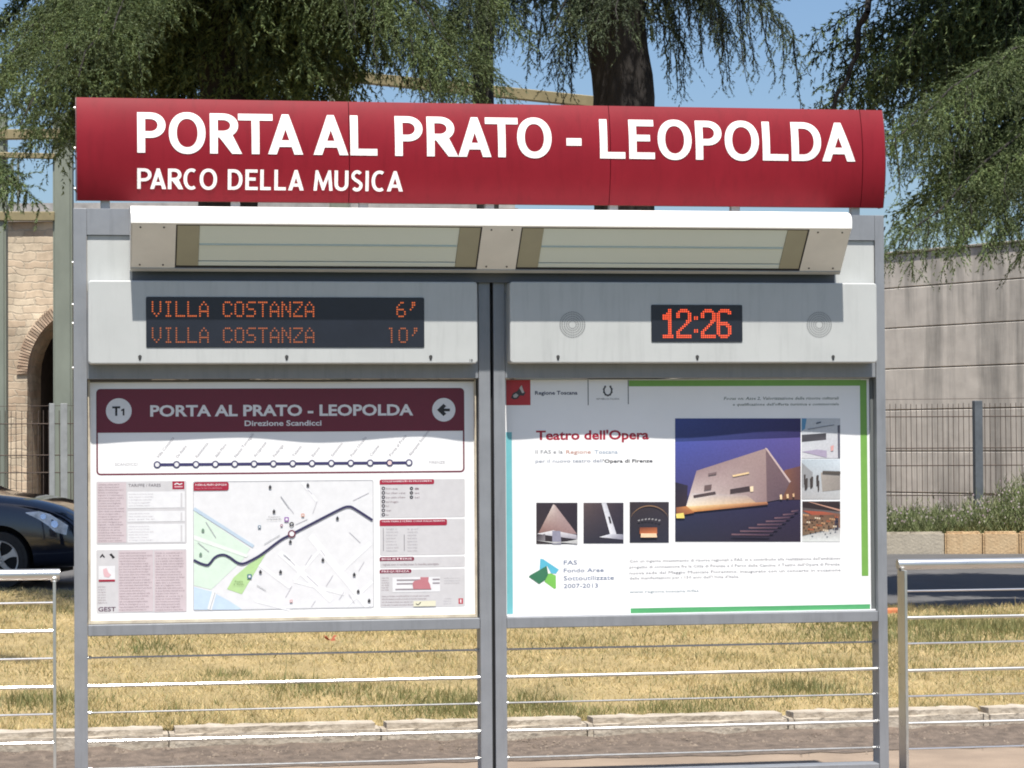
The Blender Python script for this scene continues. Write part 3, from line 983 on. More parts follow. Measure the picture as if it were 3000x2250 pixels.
def text(name, s, px0, py0, px1, py1, layer, m, parent, bold=0.0, shear=0.0, rot=0.0, res=2, split=False):
    """text fitted to a pixel box: py0 top of capitals, py1 baseline"""
    me = text_mesh(s, 1.0, bold, shear, res)
    co = np.zeros(len(me.vertices) * 3)
    me.vertices.foreach_get('co', co)
    co = co.reshape(-1, 3)
    a, b = co[:, 0].min(), co[:, 0].max()
    x0, x1, z0, z1 = rect_m(px0, py0, px1, py1)
    hcap = .729
    sx, sz = (x1 - x0) / (b - a), (z1 - z0) / hcap
    bm = bmesh.new()
    bm.from_mesh(me)
    bpy.data.meshes.remove(me)
    cr, sr = math.cos(rot), math.sin(rot)
    for v in bm.verts:
        x, z = (v.co.x - a) * sx, v.co.y * sz
        v.co = Vector((x0 + x * cr - z * sr, 0, z0 + x * sr + z * cr))
    for v in bm.verts:
        v.co.y = wave(v.co.x) - LAY * layer
    for f in bm.faces:
        f.normal_update()
        if f.normal.y > 0:
            f.normal_flip()
    if split:
        left = set(bm.faces)
        while left:
            todo, isl = [left.pop()], []
            while todo:
                f = todo.pop()
                isl.append(f)
                for e in f.edges:
                    for g in e.link_faces:
                        if g in left:
                            left.remove(g)
                            todo.append(g)
            ids = {}
            fs = [[ids.setdefault(v, len(ids)) for v in f.verts] for f in isl]
            me = bpy.data.meshes.new('letter')
            me.from_pydata([v.co[:] for v in ids], [], fs)
            setp(mobj('letter', me, m), parent)
        bm.free()
        return None
    me = bpy.data.meshes.new(name)
    bm.to_mesh(me)
    bm.free()
    return setp(mobj(name, me, m), parent)
WORDS = 'il biglietto della tramvia vale novanta minuti dalla convalida e va timbrato subito salendo a bordo le fermate sono indicate lungo la linea per informazioni rivolgersi al personale tariffe orarie e abbonamenti mensili validi in area urbana'.split()
def para(px0, py0, px1, py1, n, layer, m, parent, seed=0, short=True):
    """n lines of fine print as one mesh"""
    r = random.Random(seed)
    for i in range(n):
        k = max(2, int((px1 - px0) / 16))
        s = ' '.join(r.choice(WORDS) for _ in range(k))
        f = r.uniform(.75, 1) if short else 1
        ya = py0 + (py1 - py0) * (i + .15) / n
        yb = py0 + (py1 - py0) * (i + .72) / n
        text('fine_print', s, px0, ya, px0 + (px1 - px0) * f, yb, layer, m, parent, res=1)

# ---- route map board (left bay)
M_SHEET = mat('white_print_sheet', (0.80, 0.80, 0.80), 0.35, var=0.02, vscale=4)
M_CREAM = mat('aged_board_edge', (0.62, 0.55, 0.42), 0.55, col2=(0.40, 0.34, 0.26), vscale=12)
board = thing('route_map_board', 'white tram map board with maroon header behind left bay of stand', 'map board', (at(820, 1500)[0], 0, .84))
bx0, bx1, bz0, bz1 = rect_m(258, 1112, 1395, 1822)
bz0 = max(bz0, ZB['low1'] + .002)
bx0, bx1 = max(bx0, PX['l1'] + .003), min(bx1, PX['a0'] - .003)
put('sheet', bm_loops([[(bx0 + .004, bz0 + .004), (bx1 - .004, bz0 + .004), (bx1 - .004, bz1 - .004), (bx0 + .004, bz1 - .004)]]), 0, M_SHEET, board)
MB().box(bx0, bx0 + .009, -.014, .028, bz0, bz1).build('board_edge', M_CREAM, board)
MB().box(bx1 - .007, bx1, -.014, .028, bz0, bz1).build('board_edge', M_CREAM, board)
MB().box(bx0 + .0095, bx1 - .0075, -.012, .028, bz0, bz0 + .013).build('board_edge', M_CREAM, board)
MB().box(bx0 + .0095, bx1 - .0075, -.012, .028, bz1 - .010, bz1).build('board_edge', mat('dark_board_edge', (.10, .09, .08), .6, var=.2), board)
I_MAR = ink(116, 34, 56)
I_NAVY = ink(62, 58, 104)
I_PALE = ink(238, 238, 240)
I_GREY = ink(214, 212, 214)
I_PINK = ink(214, 200, 204)
I_TXT = ink(150, 128, 136)
I_TXL = ink(190, 186, 190)
I_DK = ink(40, 36, 40)
I_RED = ink(168, 34, 62)
def outline(px0, py0, px1, py1, r, wpx, layer, m, parent, corners=None):
    x0, x1, z0, z1 = rect_m(px0, py0, px1, py1)
    k = .0015
    a = rrect(x0, x1, z0, z1, r * k)
    b = rrect(x0 + wpx * k, x1 - wpx * k, z0 + wpx * k, z1 - wpx * k, max(.001, (r - wpx) * k))
    return put('outline', bm_loops([a, b]), layer, m, parent)
outline(282, 1138, 1361, 1388, 12, 4.5, 1, I_MAR, board)
rect('header', 283, 1139, 1360, 1265, 2, I_MAR, board, r=11, corners=('tl', 'tr'))
ring('line_badge', 348, 1204, 36, 3, I_PALE, board)
text('lettering', 'T', 329, 1190, 352, 1217, 4, I_DK, board, bold=.035)
poly('lettering', [(359.5, 1217), (359.5, 1203), (355, 1205), (355, 1200.5), (361, 1197), (364.5, 1197), (364.5, 1217)], 4, I_DK, board)
ring('arrow_badge', 1300, 1200.5, 34, 3, I_PALE, board)
poly('arrow', [(1280, 1201), (1299, 1183), (1307, 1190), (1300, 1197), (1318, 1197), (1318, 1205), (1300, 1205), (1307, 1212), (1299, 1219)], 4, I_DK, board)
text('lettering', 'PORTA AL PRATO - LEOPOLDA', 440, 1185, 1210, 1217.5, 3, I_PALE, board, bold=.030, res=3, split=True)
text('lettering', 'Direzione Scandicci', 716.5, 1231, 942, 1247, 3, I_PALE, board, bold=.02, res=3)
line('route_line', [(460, 1361.5), (1198, 1355.5)], 8, 2, I_NAVY, board)
STOPS = ['Villa Costanza', 'De Andre', 'Resistenza', 'Aldo Moro', 'Nenni Torregalli', 'Arcipressi', 'Federiga', 'Talenti', 'Batoni', 'Sansovino', 'Paolo Uccello', 'Cascine', 'Porta al Prato', 'Alamanni Stazione']
for i, s in enumerate(STOPS):
    px = 460.5 + (1198 - 460.5) * i / 13
    py = 1361.5 - 6 * i / 13
    ring('route_stop', px, py, 10, 3, I_NAVY, board)
    ring('route_stop_centre', px, py, 6.2, 4, I_PALE if i != 12 else ink(240, 214, 210), board, n=18)
    text('stop_name', s, px + 4, py - 28, px + 4 + 5.4 * len(s), py - 19, 1, I_TXL, board, rot=math.radians(52))
text('lettering', 'SCANDICCI', 337, 1356, 403, 1364, 1, I_TXL, board)
text('lettering', 'FIRENZE', 1257, 1350, 1303, 1358, 1, I_TXL, board)
# fares and rules
rect('fare_box', 282.5, 1410, 547, 1594, 1, I_GREY, board, r=4)
rect('fare_column', 285, 1413, 370, 1590, 2, I_PINK, board)
para(288, 1416, 367, 1588, 22, 3, I_TXT, board, 1)
text('lettering', 'TARIFFE / FARES', 376, 1417, 471, 1426, 2, ink(120, 112, 118), board)
rect('red_emblem', 505, 1410, 540, 1433, 2, I_RED, board)
line('emblem_mark', [(511, 1420), (518, 1416), (526, 1419), (534, 1416)], 3, 3, I_PALE, board)
rect('emblem_text', 511, 1424, 535, 1428, 3, ink(226, 170, 180), board)
for a, b in ((1440, 1488), (1497, 1528), (1535, 1589)):
    rect('fare_table', 373.5, a, 541.5, b, 2, I_PALE, board, r=2)
    para(377, a + 3, 452, b - 3, max(3, int((b - a) / 9)), 3, ink(206, 200, 206), board, int(a))
    rect('fare_rule', 529, a + 4, 534, b - 4, 3, I_GREY, board)
rect('rules_box', 282.5, 1610, 547, 1795, 1, I_GREY, board, r=4)
rect('rules_column', 347, 1612, 449, 1792, 2, I_PINK, board)
rect('rules_column', 452, 1612, 545, 1792, 2, I_PINK, board)
para(350, 1616, 446, 1790, 22, 3, I_TXT, board, 2)
para(456, 1616, 542, 1790, 22, 3, I_TXT, board, 3)
poly('pictogram', [(292, 1633), (300, 1622), (308, 1633), (304, 1634), (300, 1629), (296, 1634)], 2, I_DK, board)
poly('pictogram', [(320, 1625), (326, 1621), (337, 1633), (330, 1637), (326, 1630)], 2, I_DK, board)
rect('pictogram_panel', 289, 1658, 337, 1698, 2, I_PALE, board)
poly('pictogram', [(302, 1668), (312, 1664), (318, 1678), (326, 1684), (318, 1692), (306, 1690), (303, 1680)], 3, ink(232, 190, 196), board)
rect('red_bar', 289, 1698, 337, 1704, 3, I_RED, board)
para(287, 1716, 315, 1770, 7, 2, I_TXT, board, 4)
text('lettering', 'GEST', 288, 1778, 339, 1791, 2, ink(96, 60, 84), board, bold=.015, res=3)
# map
rect('map', 567, 1410, 1093, 1783, 1, ink(236, 236, 238), board, r=5)
outline(565, 1408, 1095, 1785, 6, 2.2, 2, ink(196, 196, 200), board)
def c6(x, y): return (250 + x / 3.6867, 1380 + y / 3.6867)
def c7(x, y): return (820 + x / 3.6867, 1380 + y / 3.6867)
poly('park_area', [c6(1172, 430), c6(1780, 835), c6(1700, 960), c6(1560, 1090), c6(1360, 1280), c6(1172, 1235)], 2, ink(222, 240, 224), board)
poly('map_road', [c6(1172, 690), c6(1760, 905), c6(1740, 935), c6(1172, 740)], 3, ink(238, 246, 238), board)
line('canal', [c6(1172, 405), c6(1480, 600), c6(1815, 815)], 9, 3, ink(196, 214, 230), board)
poly('green_area', [c6(1950, 890), c6(1690, 1330), c6(1530, 1275), c6(1600, 1150), c6(1760, 1010)], 2, ink(190, 224, 160), board)
poly('river', [c6(1172, 1250), c6(1360, 1300), c6(1550, 1400), c6(1690, 1490), c6(1640, 1497), c6(1172, 1497)], 3, ink(204, 224, 244), board)
line('bridge', [c6(1395, 1300), c6(1340, 1497)], 13, 4, ink(244, 246, 248), board)
for a, b, wd in (((1880, 1010), (2212, 1260), 10), ((1830, 1400), (2212, 1500), 8)):
    line('street', [c6(*a), c6(*b)], wd, 2, ink(246, 246, 248), board)
for a, b, wd in (((0, 880), (560, 1400), 16), ((330, 700), (960, 1470), 20), ((430, 860), (150, 1180), 9), ((980, 780), (660, 1080), 12), ((150, 1190), (700, 1330), 9), ((240, 120), (400, 330), 8), ((1000, 1190), (700, 1470), 10)):
    line('street', [c7(*a), c7(*b)], wd, 2, ink(247, 247, 249), board)
for a, b in (((10, 270), (150, 460)), ((300, 200), (350, 250)), ((960, 235), (790, 320)), ((400, 335), (355, 460)), ((750, 660), (870, 775)), ((440, 850), (490, 920)), ((60, 910), (165, 1020)), ((345, 905), (275, 1020)), ((290, 1130), (415, 1245)), ((575, 1125), (500, 1245)), ((910, 980), (850, 1080)), ((130, 1245), (60, 1365)), ((385, 1400), (340, 1470)), ((745, 1330), (805, 1430)), ((690, 1310), (640, 1390)), ((170, 580), (300, 520))):
    line('street_name', [c7(*a), c7(*b)], 1.6, 3, ink(202, 200, 206), board)
for a, b in (((1215, 770), (1335, 870)), ((1300, 545), (1410, 720)), ((1930, 790), (2100, 690)), ((2110, 270), (2200, 400)), ((2140, 900), (2212, 960)), ((1400, 1310), (1345, 1490)), ((1850, 1230), (1950, 1290))):
    line('street_name', [c6(*a), c6(*b)], 1.8, 5, ink(186, 188, 192), board)
line('tram_line', [c6(1170, 960), c6(1240, 995), c6(1315, 1015), c6(1350, 990), c6(1390, 940), c6(1440, 910), c6(1500, 905), c6(1560, 932), c6(1630, 982), c6(1690, 1000), c6(1760, 978), c6(1900, 900), c7(0, 750), c7(130, 680), c7(400, 540), c7(600, 437), c7(690, 395), c7(745, 384), c7(800, 402), c7(1000, 530)], 6.5, 6, ink(58, 54, 92), board)
ring('map_stop', *c7(128, 678), 11, 7, ink(118, 50, 74), board)
ring('map_stop_centre', *c7(128, 678), 7, 8, I_PALE, board)
ring('map_stop', *c7(127, 575), 6.5, 7, I_DK, board, 3.5)
rect('map_tab', 567, 1412, 670, 1437, 4, I_RED, board, r=7, corners=('br', 'tr', 'tl'))
text('fine_print', 'PORTA AL PRATO LEOPOLDA', 572, 1417, 664, 1423, 5, ink(244, 226, 230), board, bold=.02, res=1)
text('fine_print', 'mappa dei dintorni della fermata', 572, 1427, 650, 1432, 5, ink(222, 150, 164), board, res=1)
for q, c in ((c6(1995, 172), 0), (c6(2037, 435), 0), (c6(1270, 640), 1), (c6(1245, 900), 1), (c6(1890, 1088), 0), (c6(2108, 1088), 0), (c7(302, 152), 0), (c7(622, 510), 0), (c7(113, 763), 0), (c7(465, 960), 0), (c7(803, 1118), 0), (c7(846, 1300), 0), (c7(963, 1400), 0)):
    x, y = q
    poly('map_pin', [(x - 4.4, y + 3), (x - 4, y - 1), (x, y - 6.5), (x + 4, y - 1), (x + 4.4, y + 3), (x + 2.5, y + 5), (x - 2.5, y + 5)], 7, ink(66, 66, 70) if not c else ink(120, 146, 128), board)
for q, s, c in ((c6(1772, 1138), 13, (58, 112, 140)), (c6(1880, 603), 9, (110, 136, 156)), (c7(72, 522), 13, (150, 96, 176)), (c7(18, 587), 7, (150, 70, 110)), (c7(248, 477), 9, (222, 150, 120)), (c7(122, 1405), 8, (222, 160, 160))):
    rect('map_symbol', q[0] - s / 2, q[1] - s / 2, q[0] + s / 2, q[1] + s / 2, 7, ink(*c), board, r=2)
    rect('map_symbol_centre', q[0] - s / 4, q[1] - s / 4, q[0] + s / 4, q[1] + s / 4, 8, I_PALE, board)
text('fine_print', 'Piazza', c6(1615, 1180)[0], c6(0, 1180)[1], c6(1700, 0)[0], c6(0, 1200)[1], 7, ink(90, 120, 70), board, res=1)
text('fine_print', 'V. Veneto', c6(1600, 1210)[0], c6(0, 1212)[1], c6(1715, 0)[0], c6(0, 1232)[1], 7, ink(90, 120, 70), board, res=1)
text('fine_print', 'Stazione', c6(1975, 480)[0], c6(0, 485)[1], c6(2105, 0)[0], c6(0, 502)[1], 7, ink(120, 120, 124), board, res=1)
text('fine_print', 'Leopolda FS', c6(1960, 480)[0], c6(0, 512)[1], c6(2115, 0)[0], c6(0, 528)[1], 7, ink(120, 120, 124), board, res=1)
# legend column
LEG = [(1404, 1515.6, 1419, 1271.6), (1521, 1625.5, 1540, 1309.6), (1631, 1662, 1643, 1213), (1667.5, 1778.7, 1679, 1205)]
for i, (a, b, c, xr) in enumerate(LEG):
    rect('legend_box', 1113, a, 1362.5, b, 1, I_GREY, board, r=4)
    rect('legend_tab', 1112, a + .5, xr, c, 2, I_RED if i < 2 else ink(132, 40, 66), board, r=5, corners=('br', 'tl', 'tr'))
    text('fine_print', ['COLLEGAMENTI IN PROSSIMITA', 'ORARI PRIMA E ULTIMA CORSA DALLA FERMATA', 'BIGLIETTERIE', 'FREQUENZA'][i], 1118, a + 3, xr - 6, a + (8 if c - a > 13 else 9), 3, ink(240, 214, 220), board, bold=.02, res=1)
for r in range(7):
    y = 1431 + r * 12.8
    ring('legend_symbol', 1123, y, 5.2, 2, ink(74, 70, 78), board, 2.4, n=14)
    text('fine_print', ['linea', 'bus urbani e area', 'bus extra urbano', 'parcheggio', 'bici', 'taxi', 'bar'][r], 1131, y - 3, 1131 + [34, 56, 56, 36, 8, 14, 8][r], y + 3, 2, I_TXT, board, res=1)
for r in range(3):
    y = 1431 + r * 12.8
    ring('legend_symbol', 1205, y, 5, 2, ink(60, 58, 64), board, 1.8, n=14)
    text('fine_print', ['i', 'wc', 'tel'][r], 1214, y - 3, 1228, y + 3, 2, I_TXT, board, res=1)
para(1131, 1545, 1168, 1618, 8, 2, ink(182, 176, 182), board, 7)
para(1193, 1545, 1226, 1618, 8, 2, ink(182, 176, 182), board, 8)
for px, y0 in ((1123, 1547), (1184, 1566)):
    rect('legend_bar', px - 1, y0, px + 1, 1614, 2, ink(140, 136, 142), board)
text('fine_print', 'i biglietti sono in vendita presso le rivendite autorizzate', 1118, 1649, 1285, 1656, 2, I_TXT, board, res=1)
rect('chart_panel', 1149.6, 1690.6, 1289, 1734, 2, I_PALE, board)
for y, xa, xb in ((1699, 1162, 1230), (1710, 1162, 1215), (1726, 1158, 1263), (1697, 1267, 1288), (1708, 1267, 1288)):
    rect('chart_bar', xa, y - 2, xb, y + 2, 3, ink(160, 150, 156), board)
poly('chart_area', [c7(1515, 1145), c7(1605, 1145), c7(1600, 1190), c7(1620, 1225), c7(1630, 1275), c7(1440, 1275), c7(1430, 1215), c7(1450, 1185), c7(1515, 1170)], 4, ink(198, 128, 136), board)
para(1118, 1742, 1285, 1776, 4, 2, I_TXT, board, 9)
para(1118, 1690, 1142, 1732, 6, 2, I_TXT, board, 10)
para(1300, 1690, 1356, 1712, 3, 2, I_TXL, board, 11)
para(1300, 1750, 1325, 1772, 3, 2, I_TXL, board, 12)
rect('sticker', 1211, 1760, 1276, 1776, 5, ink(236, 232, 206), board)
line('sticker_mark', [(1218, 1768), (1224, 1771), (1232, 1764)], 2, 6, I_DK, board)
rect('red_emblem', 1343.5, 1753, 1357, 1769, 2, ink(196, 70, 84), board)
rect('emblem_mark', 1348, 1756, 1352, 1766, 3, I_PALE, board)

# ---- poster (right bay)
poster = thing('event_poster', 'white poster with green borders and night photographs in right bay of stand', 'poster', (at(2000, 1500)[0], 0, .84))
qx0, qx1, qz0, qz1 = rect_m(1482, 1111, 2549, 1798)
qz0 = ZB['low1'] + .002
qx0 = max(qx0, PX['b1'] + .002)
put('sheet', bm_loops([[(qx0, qz0), (qx1, qz0), (qx1, qz1), (qx0, qz1)]]), 0, M_SHEET, poster)
I_GRN = ink(126, 178, 84)
I_GRN2 = ink(86, 166, 108)
rect('red_square', 1483, 1113, 1554, 1187, 2, ink(190, 46, 54), poster)
# winged horse mark
poly('emblem_mark', [(1497, 1166), (1503, 1152), (1515, 1146), (1524, 1134), (1532, 1131), (1530, 1142), (1540, 1150), (1534, 1160), (1524, 1158), (1517, 1168), (1506, 1170)], 3, ink(66, 60, 62), poster)
poly('emblem_mark', [(1522, 1137), (1528, 1128), (1532, 1140), (1536, 1150), (1530, 1152)], 4, ink(206, 200, 196), poster)
poly('emblem_mark', [(1503, 1158), (1512, 1152), (1519, 1158), (1513, 1165), (1505, 1165)], 4, ink(190, 184, 180), poster)
text('lettering', 'Regione Toscana', 1567.5, 1145, 1691, 1156, 1, ink(44, 52, 84), poster, bold=.022, res=2)
rect('divider', 1721, 1113, 1723.5, 1187, 1, ink(110, 110, 114), poster)
rect('divider', 1839, 1113, 1841.5, 1184, 1, ink(110, 110, 114), poster)
put('emblem_mark', bm_loops([ell(*XZ(1780, 1144), .021, .025, 118, 422, 26) + ell(*XZ(1780, 1144), .014, .018, 422, 118, 24)]), 1, ink(70, 70, 74), poster)
for k in range(9):
    a = math.radians(130 + k * 35)
    ring('emblem_leaf', 1780 + 13 * math.cos(a), 1144 - 15.5 * math.sin(a), 2.3, 2, ink(70, 70, 74), poster, n=8)
text('fine_print', 'REPUBBLICA ITALIANA', 1747, 1166, 1814, 1171, 1, ink(90, 90, 94), poster, res=1)
rect('green_band', 1842, 1113.5, 2521, 1131, 1, I_GRN, poster)
rect('green_band', 2521.5, 1113.5, 2541, 1687, 1, I_GRN, poster)
rect('green_band', 1847, 1776, 2549, 1795, 1, I_GRN2, poster)
rect('cyan_band', 1484, 1266, 1501.5, 1799, 1, ink(120, 196, 204), poster)
text('lettering', "Teatro dell'Opera", 1570.5, 1260, 1901, 1287, 1, ink(170, 26, 54), poster, bold=.028, res=3, split=True)
I_T = ink(128, 128, 136)
text('lettering', 'Il FAS e la', 1569, 1318, 1648, 1329, 1, I_T, poster, res=2)
text('lettering', 'Regione', 1658, 1318, 1730, 1329, 1, ink(206, 138, 110), poster, res=2)
text('lettering', 'Toscana', 1741, 1318, 1809, 1329, 1, ink(136, 160, 186), poster, res=2)
text('lettering', 'per il nuovo teatro dell', 1569, 1345, 1764, 1355, 1, ink(132, 142, 164), poster, res=2)
text('lettering', "'Opera di Firenze", 1766, 1345, 1912, 1355, 1, ink(64, 60, 66), poster, bold=.02, res=2)
I_TG = ink(84, 98, 84)
text('fine_print', 'Focus on: Asse 2, Valorizzazione delle risorse culturali', 2120, 1162, 2457, 1171, 1, I_TG, poster, bold=.008, shear=.2, res=1)
text('fine_print', "e qualificazione dell'offerta turistica e commerciale", 2146, 1180, 2457, 1188, 1, I_TG, poster, bold=.008, shear=.2, res=1)
for i, s in enumerate(["Con un ingente investimento di risorse regionali e FAS, si e contribuito alla realizzazione dell'ambizioso",
                       "progetto di connessione fra la Citta di Firenze e il Parco delle Cascine: il Teatro dell'Opera di Firenze,",
                       "nuova sede del Maggio Musicale Fiorentino, inaugurato con un concerto in occasione",
                       "delle manifestazioni per i 150 anni dell'Unita d'Italia."]):
    text('fine_print', s, 1844, 1635 + 17.3 * i, 2462 if i < 3 else 2165, 1643.5 + 17.3 * i, 1, ink(126, 126, 134), poster, res=1)
text('fine_print', 'www.regione.toscana.it/fas', 1844, 1728, 2047, 1736, 1, ink(128, 150, 160), poster, res=1)
def cf(x, y): return (1450 + x / 3.403, 1420 + y / 3.403)
poly('leaf_mark', [cf(452, 738), cf(480, 742), cf(636, 846), cf(606, 888), cf(560, 884), cf(520, 810), cf(445, 850)], 1, ink(96, 190, 216), poster)
poly('leaf_mark', [cf(520, 888), cf(560, 884), cf(606, 906), cf(608, 1030), cf(592, 1040), cf(494, 968)], 1, ink(128, 200, 92), poster)
poly('leaf_mark', [cf(338, 918), cf(352, 902), cf(515, 810), cf(530, 890), cf(500, 950), cf(440, 990)], 2, ink(62, 124, 92), poster)
I_F = ink(112, 128, 160)
for s, a, b, xr in (('FAS', 1641, 1654, 1690), ('Fondo Aree', 1664, 1676, 1768), ('Sottoutilizzate', 1686, 1699, 1798), ('2007-2013', 1709, 1722, 1751)):
    text('lettering', s, 1651, a, xr, b, 1, I_F, poster, bold=.004, res=2)

def photo(name, px0, py0, px1, py1, shapes, conv, label=None):
    """a printed photograph: coloured patches with colour blended across each"""
    nm = 'print_photo'
    if nm not in MATS:
        m = bpy.data.materials.new(nm)
        m.use_nodes = True
        t = m.node_tree
        b = t.nodes['Principled BSDF']
        b.inputs['Roughness'].default_value = .4
        at_ = t.nodes.new('ShaderNodeVertexColor')
        at_.layer_name = 'tint'
        nz = t.nodes.new('ShaderNodeTexNoise')
        nz.inputs['Scale'].default_value = 110
        nz.inputs['Detail'].default_value = 3
        tc = t.nodes.new('ShaderNodeTexCoord')
        t.links.new(tc.outputs['Object'], nz.inputs['Vector'])
        mr = t.nodes.new('ShaderNodeMapRange')
        mr.inputs['To Min'].default_value = .66
        mr.inputs['To Max'].default_value = .96
        t.links.new(nz.outputs['Fac'], mr.inputs[0])
        mx = t.nodes.new('ShaderNodeVectorMath')
        mx.operation = 'SCALE'
        t.links.new(at_.outputs[0], mx.inputs[0])
        t.links.new(mr.outputs[0], mx.inputs['Scale'])
        t.links.new(mx.outputs[0], b.inputs['Base Color'])
        MATS[nm] = m
    root = None
    for i, (pts, cols) in enumerate(shapes):
        P = [XZ(*conv(*p)) for p in pts]
        bm = bmesh.new()
        lay = bm.loops.layers.color.new('tint')
        if len(P) == 4:
            n = 8
            g = [[None] * (n + 1) for _ in range(n + 1)]
            cg = {}
            for a in range(n + 1):
                for b in range(n + 1):
                    s, t_ = a / n, b / n
                    wts = ((1 - s) * (1 - t_), s * (1 - t_), s * t_, (1 - s) * t_)
                    x = sum(q * p[0] for q, p in zip(wts, P))
                    z = sum(q * p[1] for q, p in zip(wts, P))
                    c = cols if len(cols) == 3 and not isinstance(cols[0], tuple) else tuple(sum(q * k[j] for q, k in zip(wts, cols)) for j in range(3))
                    v = bm.verts.new((x, wave(x) - LAY * (2 + .5 * i), z))
                    g[a][b] = v
                    cg[v] = c
            for a in range(n):
                for b in range(n):
                    bm.faces.new((g[a][b], g[a + 1][b], g[a + 1][b + 1], g[a][b + 1]))
        else:
            vs_ = [bm.verts.new((p[0], wave(p[0]) - LAY * (2 + .5 * i), p[1])) for p in P]
            bm.faces.new(vs_)
            cg = {v: (cols if not isinstance(cols[0], tuple) else cols[k % len(cols)]) for k, v in enumerate(vs_)}
        for f in bm.faces:
            f.normal_update()
            if f.normal.y > 0:
                f.normal_flip()
            for lp in f.loops:
                c = cg[lp.vert]
                lp[lay] = tuple(k / 255 for k in c) + (1,)
        me = bpy.data.meshes.new(name if root is None else 'photo_detail')
        bm.to_mesh(me)
        bm.free()
        o = mobj(name if root is None else 'photo_detail', me, MATS[nm])
        setp(o, poster if root is None else root)
        if root is None:
            root = o
    return root
cb = lambda x, y: (1900 + x / 3.13, 1090 + y / 3.13)
big = [([(245, 425), (1390, 425), (1390, 1555), (245, 1555)], ((58, 74, 142), (52, 46, 100), (48, 38, 56), (44, 44, 62))),
       ([(245, 640), (1390, 600), (1390, 1000), (245, 1150)], ((78, 88, 168), (96, 84, 150), (84, 72, 120), (70, 66, 116))),
       ([(245, 1010), (360, 1040), (350, 1230), (245, 1240)], ((44, 40, 58), (52, 46, 66), (60, 46, 56), (52, 42, 52))),
       ([(1240, 900), (1390, 860), (1390, 1170), (1190, 1170)], ((132, 88, 72), (104, 72, 76), (96, 66, 64), (128, 86, 66))),
       ([(440, 905), (1070, 700), (1080, 1190), (345, 1230)], ((158, 134, 136), (170, 146, 142), (150, 126, 126), (236, 222, 214))),
       ([(400, 1110), (900, 1130), (1000, 1215), (345, 1235)], ((208, 196, 196), (182, 164, 160), (216, 176, 136), (250, 236, 210))),
       ([(1070, 700), (1290, 1010), (1215, 1165), (1080, 1190)], ((124, 100, 106), (116, 92, 98), (98, 80, 90), (112, 92, 98))),
       ([(1060, 695), (1080, 698), (1300, 1005), (1285, 1015)], (206, 182, 178)),
       ([(410, 1130), (610, 1095), (615, 1120), (415, 1155)], (84, 70, 72)),
       ([(745, 1075), (920, 1045), (925, 1090), (745, 1115)], (72, 58, 62)),
       ([(925, 1050), (955, 1045), (955, 1095), (928, 1098)], (250, 226, 190)),
       ([(765, 945), (915, 915), (917, 932), (770, 962)], (240, 208, 160)),
       ([(512, 1040), (578, 1030), (572, 1075), (508, 1085)], (112, 92, 92)),
       ([(545, 930), (620, 915), (620, 935), (548, 948)], (126, 106, 108)),
       ([(345, 1232), (1080, 1190), (1090, 1215), (340, 1290)], ((252, 226, 170), (206, 140, 96), (120, 78, 66), (214, 140, 76))),
       ([(250, 1240), (350, 1230), (420, 1290), (255, 1320)], ((150, 96, 70), (216, 146, 86), (170, 104, 66), (140, 90, 66))),
       ([(250, 1300), (320, 1290), (330, 1340), (255, 1340)], (248, 224, 120)),
       ([(1195, 1125), (1215, 1122), (1218, 1165), (1198, 1168)], (248, 218, 176)),
       ([(1255, 1120), (1275, 1117), (1278, 1155), (1258, 1158)], (236, 200, 156)),
       ([(1312, 1115), (1328, 1112), (1330, 1142), (1315, 1146)], (220, 180, 140))]
for k in range(8):
    y0 = 1270 + k * 30
    x0 = 1300 - k * 78
    big.append(([(x0, y0), (min(1385, x0 + 70 + k * 40), y0 - 10 + k * 2), (min(1385, x0 + 60 + k * 40), y0 + 6 + k * 2), (x0, y0 + 14)], ((112, 84, 96), (84, 62, 80), (70, 54, 72), (128, 98, 104))))
photo('large_photo', 0, 0, 0, 0, big, cb)
S1 = [([(412, 180), (820, 180), (820, 590), (412, 590)], ((58, 48, 56), (52, 42, 54), (44, 40, 50), (60, 50, 52))),
      ([(580, 195), (600, 205), (815, 490), (430, 490)], ((226, 214, 206), (180, 158, 156), (160, 132, 132), (140, 104, 98))),
      ([(415, 490), (580, 455), (810, 500), (820, 545)], ((220, 218, 222), (240, 236, 236), (200, 196, 204), (160, 156, 168))),
      ([(415, 510), (500, 490), (500, 560), (415, 560)], ((70, 62, 68), (120, 112, 118), (150, 146, 150), (90, 84, 88))),
      ([(570, 460), (650, 460), (660, 590), (570, 590)], (150, 148, 166)),
      ([(412, 556), (600, 585), (820, 545), (820, 590)], ((216, 216, 214), (196, 196, 196), (206, 206, 204), (190, 190, 192)))]
photo('small_photo', 0, 0, 0, 0, S1, cf)
S2 = [([(880, 180), (1280, 180), (1280, 585), (880, 585)], ((98, 82, 82), (58, 50, 62), (46, 44, 60), (52, 50, 62))),
      ([(1060, 182), (1108, 182), (1215, 510), (1150, 510)], ((222, 222, 228), (206, 206, 214), (212, 212, 222), (240, 240, 244))),
      ([(1036, 522), (1150, 490), (1280, 495), (1280, 548)], ((240, 240, 244), (224, 224, 232), (150, 150, 164), (130, 128, 146))),
      ([(1126, 318), (1145, 318), (1160, 385), (1142, 385)], (62, 58, 64))]
photo('small_photo', 0, 0, 0, 0, S2, cf)
S3 = [([(1342, 172), (1735, 172), (1735, 578), (1342, 578)], ((60, 50, 54), (60, 52, 60), (50, 50, 66), (44, 44, 58)))]
